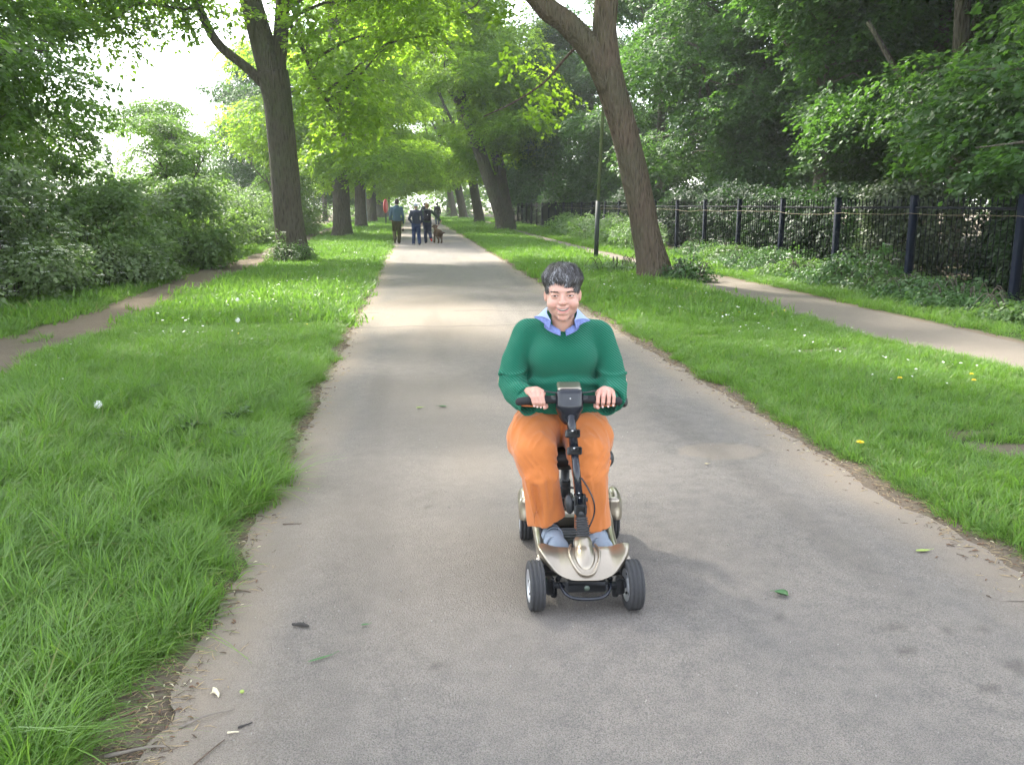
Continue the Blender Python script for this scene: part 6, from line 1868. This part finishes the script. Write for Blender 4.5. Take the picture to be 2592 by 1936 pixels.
# ============================================================ lamp posts, lifebuoy
M_MOSS = simple('mossy_green_paint', (0.10, 0.13, 0.05), .85, 0, .4, 3, .3)
M_POST = simple('dark_post_paint', (0.022, 0.028, 0.030), .6, 0, .3, 5, .2)
M_GALV = simple('galvanised_grey', (0.25, 0.28, 0.29), .6, .3, .2, 6, .1)
lp = empty('lamp_post', (5.50, 26.0, float(ground_z(5.5, 26.0))), 0, 'thin lamp post beside the leaning trunk, black at its foot and mossy green above', 'lamp post', 'lamp posts along the path')
MB().tube([(0, 0, -.05), (.03, 0, 1.75)], [.072, .066], 14).build('base_sleeve', M_POST, lp)
MB().tube([(.03, 0, 1.70), (.17, 0, 5.6), (.25, 0, 7.6)], [.050, .045, .040], 12).build('pole', M_MOSS, lp)
MB().tube(smooth_path([(.25, 0, 7.5), (.0, 0, 8.0), (-.5, 0, 8.1)], 4), .028, 8).build('arm', M_POST, lp)
S = Sdf((-1.1, -.2, 7.9), (-.3, .2, 8.3), .02); S.add(S.ell((-.7, 0, 8.08), (.30, .12, .07))); V, F = S.mesh(); mobj('lamp_head', V, F, M_GALV, lp, True)
def thin_post(x, y, mat, lab):
    p_ = empty('lamp_post', (x, y, 0), 0, lab, 'lamp post', 'lamp posts along the path')
    MB().tube([(0, 0, -.05), (0, 0, 1.2)], .085, 10).build('base_sleeve', mat, p_)
    MB().tube([(0, 0, 1.15), (.04, 0, 6.8)], .055, 10).build('pole', mat, p_)
    MB().tube(smooth_path([(.04, 0, 6.7), (.3, 0, 7.1), (.8, 0, 7.2)], 4), .03, 8).build('arm', mat, p_)
    S = Sdf((.5, -.2, 7.0), (1.4, .2, 7.4), .03); S.add(S.ell((.95, 0, 7.18), (.30, .12, .07))); V, F = S.mesh(); mobj('lamp_head', V, F, M_GALV, p_, True)
thin_post(-3.35, 66, M_GALV, 'pale grey lamp post on the left verge in front of the far trunks')
thin_post(-2.15, 86, M_POST, 'thin dark post just right of the red lifebuoy housing')
lb = empty('lifebuoy_housing', (-2.02, 70, 0), R_(76), 'upright red lifebuoy housing on a post, left of the walkers', 'lifebuoy')
M_REDP = simple('red_gloss_plastic', (0.50, 0.035, 0.03), .35, 0, .1, 6, .05)
S = Sdf((-.62, -.24, .95), (.62, .24, 2.3), .022)
S.add(S.ell((0, 0, 1.56), (.50, .15, .56))); S.v = np.maximum(S.v, np.abs(S.Y) - .12)
S.sub(S.ell((0, .14, 1.56), (.26, .05, .30)), .02); S.sub(S.ell((0, -.14, 1.56), (.26, .05, .30)), .02)
V, F = S.mesh(); mobj('housing', relax(V, F, 2), F, M_REDP, lb, True)
MB().box((0, 0, .55), (.09, .09, 1.2), bev=.005).build('post', M_POST, lb, smooth=False)
# ============================================================ small things lying on path and verge
def pz(x):
    return .0035 + (.004 + .012 * math.sin(math.pi * (x - PATH_L) / (PATH_R - PATH_L)) if PATH_L < x < PATH_R else .004)
LG = 'loose leaves lying on the tarmac'
def flat_leaf(name, x, y, L, W, rz, mat, lab, curl=.25, lobes=0, grp=LG, z=None):
    u = np.linspace(0, 1, 11)
    ww = W / 2 * np.sin(math.pi * u**.8)**.8
    if lobes: ww = ww * (1 + .35 * np.cos(u * 6.28 * lobes))
    rows = []
    for k_, t in enumerate(u):
        rows.append([[L * (t - .5), s * ww[k_] + .0006 * s, .004 + curl * L * .35 * (t - .5)**2 + curl * abs(s) * ww[k_] * .8] for s in (-1, -.5, 0, .5, 1)])
    o = sheet(name, rows, mat, None, .0009)
    o.location = (x, y, pz(x) if z is None else z); o.rotation_euler = (random.uniform(-.1, .1), random.uniform(-.1, .1), rz)
    st = MB().tube([(L * .5, 0, .006 + curl * L * .09), (L * .75, .004, .008)], .0011, 5).build('stalk', mat, o)
    return tag(o, lab, 'leaf', grp)
M_GL = simple('fallen_green_leaf', (0.045, 0.13, 0.035), .5, 0, .25, 60, .3)
M_YL = simple('fallen_yellow_green_leaf', (0.28, 0.36, 0.08), .5, 0, .2, 60, .3)
M_PL = simple('pale_dry_leaf', (0.42, 0.36, 0.20), .7, 0, .2, 60, .3)
flat_leaf('fallen_leaf', 1.53, 3.30, .062, .045, 2.4, M_GL, 'crumpled dark green leaf lying right of the scooter front wheel', .9)
flat_leaf('fallen_leaf', 2.42, 3.70, .085, .024, .15, M_YL, 'yellow green slim leaf near the right edge of the tarmac', .3)
flat_leaf('fallen_leaf', .215, 7.0, .075, .035, 2.9, M_GL, 'small green leaf left of the rider, farther of the pair', .5)
flat_leaf('fallen_leaf', .03, 6.98, .075, .030, .6, M_YL, 'small pale leaf left of the rider, nearer the middle of the path', .5)
flat_leaf('fallen_leaf', 1.85, 5.19, .035, .018, .2, M_PL, 'tiny pale leaf beside the round patch in the tarmac', .5)
flat_leaf('fallen_leaf', -.22, 3.23, .035, .012, .2, M_GL, 'tiny dark leaf scrap on the left half of the tarmac', .7)
flat_leaf('fallen_leaf', -.37, 2.99, .10, .010, .5, M_GL, 'green grass blade lying on the tarmac near the left verge', .2)
SG = 'sticks and twigs lying by the left verge'
def stick(x, y, pts, r, mat, lab, cat='stick', z=.02, name='twig', grp=SG):
    p = smooth_path(pts, 5)
    o = MB().tube(p, np.linspace(r, r * .45, len(p)) * (1 + .15 * np.sin(np.arange(len(p)) * 1.7)), 7).build(name, mat, None)
    o.location = (x, y, pz(x)); return tag(o, lab, cat, grp)
M_PALE = simple('grey_bark_stick', (0.20, 0.17, 0.14), .9, 0, .4, 30, .6)
M_DARKST = simple('rotten_black_stick', (0.045, 0.040, 0.036), .9, 0, .5, 60, .9)
# the short rotten stick with knobbly bark
S = Sdf((-.07, -.04, -.005), (.07, .04, .05), .002)
S.add(S.poly([(-.050, .012, .014), (-.015, .004, .017), (.020, -.006, .016), (.048, -.018, .012)], [.008, .013, .013, .008])); S.add(S.cap((.01, 0, .02), (.022, .012, .034), .004, .002), .004)
S.v = S.v + (fbm(S.X * 120, S.Y * 120, S.Z * 120, 2, 2) * .004).astype(np.float32)
V, F = S.mesh(); o = mobj('rotten_stick', V, F, M_DARKST, None, True); o.scale = (.62, .62, .62); o.location = (-.475, 3.26, .009); tag(o, 'short knobbly dark stick on the tarmac by the left verge', 'stick', SG)
stick(-.66, 4.42, [(-.05, .004, 0), (0, 0, .002), (.05, .002, 0)], .0032, M_STICKS, 'thin brown twig on the tarmac at the grass bulge')
stick(-.78, 3.62, [(-.07, .02, 0), (0, .0, .006), (.05, -.01, 0)], .0045, M_STICKS, 'brown twig half in the grass above the knobbly stick')
stick(-.68, 2.66, [(-.10, -.05, 0), (-.02, -.005, .01), (.06, .03, .004)], .0042, M_PALE, 'straight grey brown twig below the white husk')
stick(-.66, 2.46, [(-.05, -.10, 0), (.0, -.01, .004), (.04, .07, 0)], .0035, M_STICKS, 'dark slim twig on the tarmac near the bottom left corner')
stick(-.84, 2.50, [(-.12, -.03, .01), (0, .0, .012), (.05, .0, .01)], .0065, M_PALE, 'thick grey stick poking out of the grass at the bottom left')
stick(-.93, 2.40, [(-.14, -.06, .02), (-.02, .0, .02), (.08, .04, .01)], .0035, M_PALE, 'long pale twig under the grass in the bottom left corner')
stick(-.57, 2.60, [(-.02, -.012, 0), (.02, .012, .0)], .004, M_DARKST, 'stubby black twig end beside the grey twig')
stick(2.62, 3.10, [(-.18, .06, 0), (-.08, .045, .004), (.02, .0, .006), (.16, -.07, .002)], .0035, M_PALE, 'long bent twig on the tarmac at the right edge of the picture', grp=None)
stick(-.60, 2.56, [(-.018, -.001, .003), (.0, .0, .004), (.018, .0, .003)], .0036, M_CHIP, 'white chip of wood beside the twigs')
S = Sdf((-.03, -.04, 0), (.03, .04, .03), .0018)
S.add(S.poly([(-.012, .026, .008), (-.004, .008, .010), (.010, -.012, .009), (.016, -.030, .006)], [.004, .009, .006, .002])); S.add(S.cap((-.002, .006, .01), (-.018, -.006, .006), .004, .001), .004)
V, F = S.mesh(); o = mobj('husk', V, F, M_CHIP, None, True); o.location = (-.705, 2.80, .008); tag(o, 'torn cream seed husk in the soil by the left verge', 'husk')
S = Sdf((-.015,)*3, (.015,)*3, .0018); S.add(S.ell((0, 0, 0), (.008, .008, .006))); V, F = S.mesh()
o = mobj('seed', V, F, M_YL, None, True); o.location = (-.615, 2.79, .018); tag(o, 'round yellow green seed on the edge of the tarmac', 'seed')

# ---- flowers
M_YEL = simple('yellow_petals', (0.85, 0.62, 0.02), .6, 0, .1)
M_STEM = simple('green_stem', (0.12, 0.22, 0.06), .6)
M_FLUFF = simple('seed_fluff', (0.72, 0.73, 0.70), .9)
def dandelion(x, y, h, lab, r=.020):
    o = empty('dandelion', (x, y, float(ground_z(x, y))), random.uniform(0, 6), lab, 'flower', 'yellow dandelions on the right verge')
    MB().tube([(0, 0, 0), (.005, 0, h * .6), (0, 0, h)], .0022, 5).build('stem', M_STEM, o)
    mb = MB()
    for ring_, (rr_, el) in enumerate(((r, .15), (r * .8, .5), (r * .5, .9))):
        for k in range(16):
            a = k * .3927 + ring_ * .2; d = np.array([math.cos(a) * math.cos(el), math.sin(a) * math.cos(el), math.sin(el)]); s_ = np.array([-math.sin(a), math.cos(a), 0]) * rr_ * .16
            c = np.array([0, 0, h]); mb.add([c - s_ * .5, c + s_ * .5, c + d * rr_ + s_, c + d * rr_ - s_], np.array([[0, 1, 2, 3]]))
    q_ = mb.build('petals', M_YEL, o, smooth=False); q_['kind'] = 'stuff'
dandelion(2.98, 5.37, .07, 'single bright yellow dandelion at the right edge of the tarmac', .026)
dandelion(4.35, 7.25, .10, 'yellow dandelion on the lawn below the footpath', .024)
dandelion(4.93, 7.05, .10, 'yellow dandelion at the right edge of the picture', .022)
dandelion(5.02, 7.22, .12, 'second yellow dandelion at the right edge, slightly taller', .02)
def clock(x, y, h, lab, r=.024):
    o = empty('dandelion_clock', (x, y, float(ground_z(x, y))), 0, lab, 'flower', 'white dandelion clocks on the left verge')
    MB().tube([(0, 0, 0), (.004, .002, h * .6), (0, 0, h)], .002, 5).build('stem', M_STEM, o)
    mb = MB(); g_ = np.random.default_rng(4)
    for k in range(150):
        d = g_.normal(size=3); d /= np.linalg.norm(d); p = np.array([0, 0, h + r * .3]) + d * r
        a = np.cross(d, [0, 0, 1]); a /= np.linalg.norm(a) + 1e-6; b = np.cross(d, a); e = .0045
        mb.add([p - a * e, p + b * e, p + a * e, p - b * e], np.array([[0, 1, 2, 3]]))
        mb.add([p - d * r, p - d * r + a * .0003, p + a * .0003, p], np.array([[0, 1, 2, 3]]))
    q_ = mb.build('seed_head', M_FLUFF, o, smooth=False); q_['kind'] = 'stuff'
clock(-2.38, 6.68, .16, 'round white dandelion clock in the grass at the left, nearest one', .030)
clock(-2.25, 11.4, .18, 'white dandelion clock on the sunlit left verge', .030)
clock(-2.75, 14.0, .17, 'far white dandelion clock beside the trodden track', .03)
# broad-leaved weeds in the left verge
def rosette(x, y, n_, L, lab, mat, W=.35, up=.5, kind='dock'):
    o = empty('dock_plant', (x, y, float(ground_z(x, y))), random.uniform(0, 6), lab, 'plant', 'broad leaved weeds in the left verge')
    for k in range(n_):
        a = k * 2.4 + random.uniform(-.3, .3); l_ = L * random.uniform(.6, 1.1); rows = []
        for t in np.linspace(0, 1, 8):
            w_ = l_ * W * .5 * math.sin(math.pi * min(1, t * .95 + .04))**.7
            c = np.array([l_ * t * (1 - .15 * t), 0, l_ * up * (t * 1.5 - 1.1 * t * t) + .03])
            rows.append([[c[0], s * w_, c[2] + abs(s) * w_ * .35 + .004 * math.sin(t * 20 + s * 3)] for s in (-1, -.5, 0, .5, 1)])
        lf = sheet('leaf', rows, mat, o, .0012); lf.rotation_euler = (0, random.uniform(-.25, .15), a)
M_DOCK = leaf_mat('dock_leaf', (0.085, 0.16, 0.06), (0.12, 0.24, 0.05), tf=.3, rough=.4)
rosette(-1.62, 6.3, 7, .26, 'largest dock plant with drooping broad leaves in the left grass', M_DOCK)
rosette(-1.35, 6.55, 6, .20, 'dock plant close right of the largest one', M_DOCK)
rosette(-1.95, 6.1, 6, .17, 'small dock plant left of the largest one', M_DOCK)
rosette(-1.18, 6.0, 5, .18, 'dock plant nearest the tarmac in the left grass', M_DOCK)
rosette(-1.75, 4.35, 6, .11, 'pale ragged weed in the middle of the long grass', M_HERB, .45)
rosette(-2.3, 7.6, 6, .16, 'broad leaved weed behind the nearest dandelion clock', M_DOCK, .5)

# daisies, buttercups and clover heads sprinkled in the turf
def daisy_t(mat, r, h):
    mb = MB()
    for k in range(9):
        a = k * .698; d = np.array([math.cos(a), math.sin(a), .15]); s_ = np.array([-math.sin(a), math.cos(a), 0]) * r * .26; c = np.array([0, 0, h])
        mb.add([c, c + d * r * .6 - s_, c + d * r, c + d * r * .6 + s_], np.array([[0, 1, 2, 3]]))
    return tmpl_obj('head', np.concatenate(mb.V), mb.F, None, mat)
dt = [daisy_t(M_WHITE, .011, .085), daisy_t(M_YEL, .010, .10), daisy_t(M_WHITE, .016, .10)]
pts = []; ix = []
def patch(cx, cy, rx, ry, n_, k):
    for _ in range(n_):
        x, y = random.gauss(cx, rx), random.gauss(cy, ry)
        if PATH_L - .1 < x < PATH_R + .15 or float(soilmask(x, y)) > .5: continue
        pts.append((x, y, float(ground_z(x, y)))); ix.append(k)
patch(-3.6, 10.5, .5, .8, 16, 0); patch(-2.9, 12.5, .5, 1.2, 18, 2); patch(-2.2, 14.5, .7, 2.5, 26, 2); patch(-2.6, 20, .8, 4, 90, 2); patch(-2, 33, .8, 7, 110, 2)
patch(4.9, 9.4, .5, .8, 34, 0); patch(4.7, 11.8, .4, 1.0, 40, 0); patch(5.0, 7.4, .5, .5, 20, 0); patch(4.5, 14, .6, 1.4, 40, 2); patch(4.0, 24, .8, 4, 60, 2); patch(5.0, 15.4, .3, .8, 14, 1)
patch(5.0, 11.5, .35, 1.2, 9, 1); patch(-2.4, 12.8, .6, 1.2, 7, 1); patch(-1.8, 17, .6, 1.5, 8, 1); patch(-3.2, 7.4, .8, 1.2, 14, 0); patch(4, 33, .8, 6, 50, 2)
m = len(pts)
scatter('turf_flowers', pts, np.stack([RNG.normal(0, .2, m) + .2, RNG.normal(0, .2, m), RNG.uniform(0, 6, m)], -1), RNG.uniform(.8, 1.5, (m, 1)) * np.ones((1, 3)), ix, dt, 'small white daisies and yellow buttercups sprinkled in the turf')
# sprays of fresh leaves hanging into view from boughs above the path
# ============================================================ thin summer haze
hz = bpy.data.materials.new('summer_haze'); hz.use_nodes = True
t = hz.node_tree; t.nodes.clear()
o_ = t.nodes.new('ShaderNodeOutputMaterial'); v_ = t.nodes.new('ShaderNodeVolumePrincipled')
v_.inputs['Color'].default_value = (.92, .96, 1, 1); v_.inputs['Density'].default_value = .0006; v_.inputs['Anisotropy'].default_value = .35
t.links.new(v_.outputs[0], o_.inputs['Volume'])
V, F = box_((1000, 1400, 26))
tag(mobj('haze', V + [0, 350, 11.5], F, hz), kind='stuff')
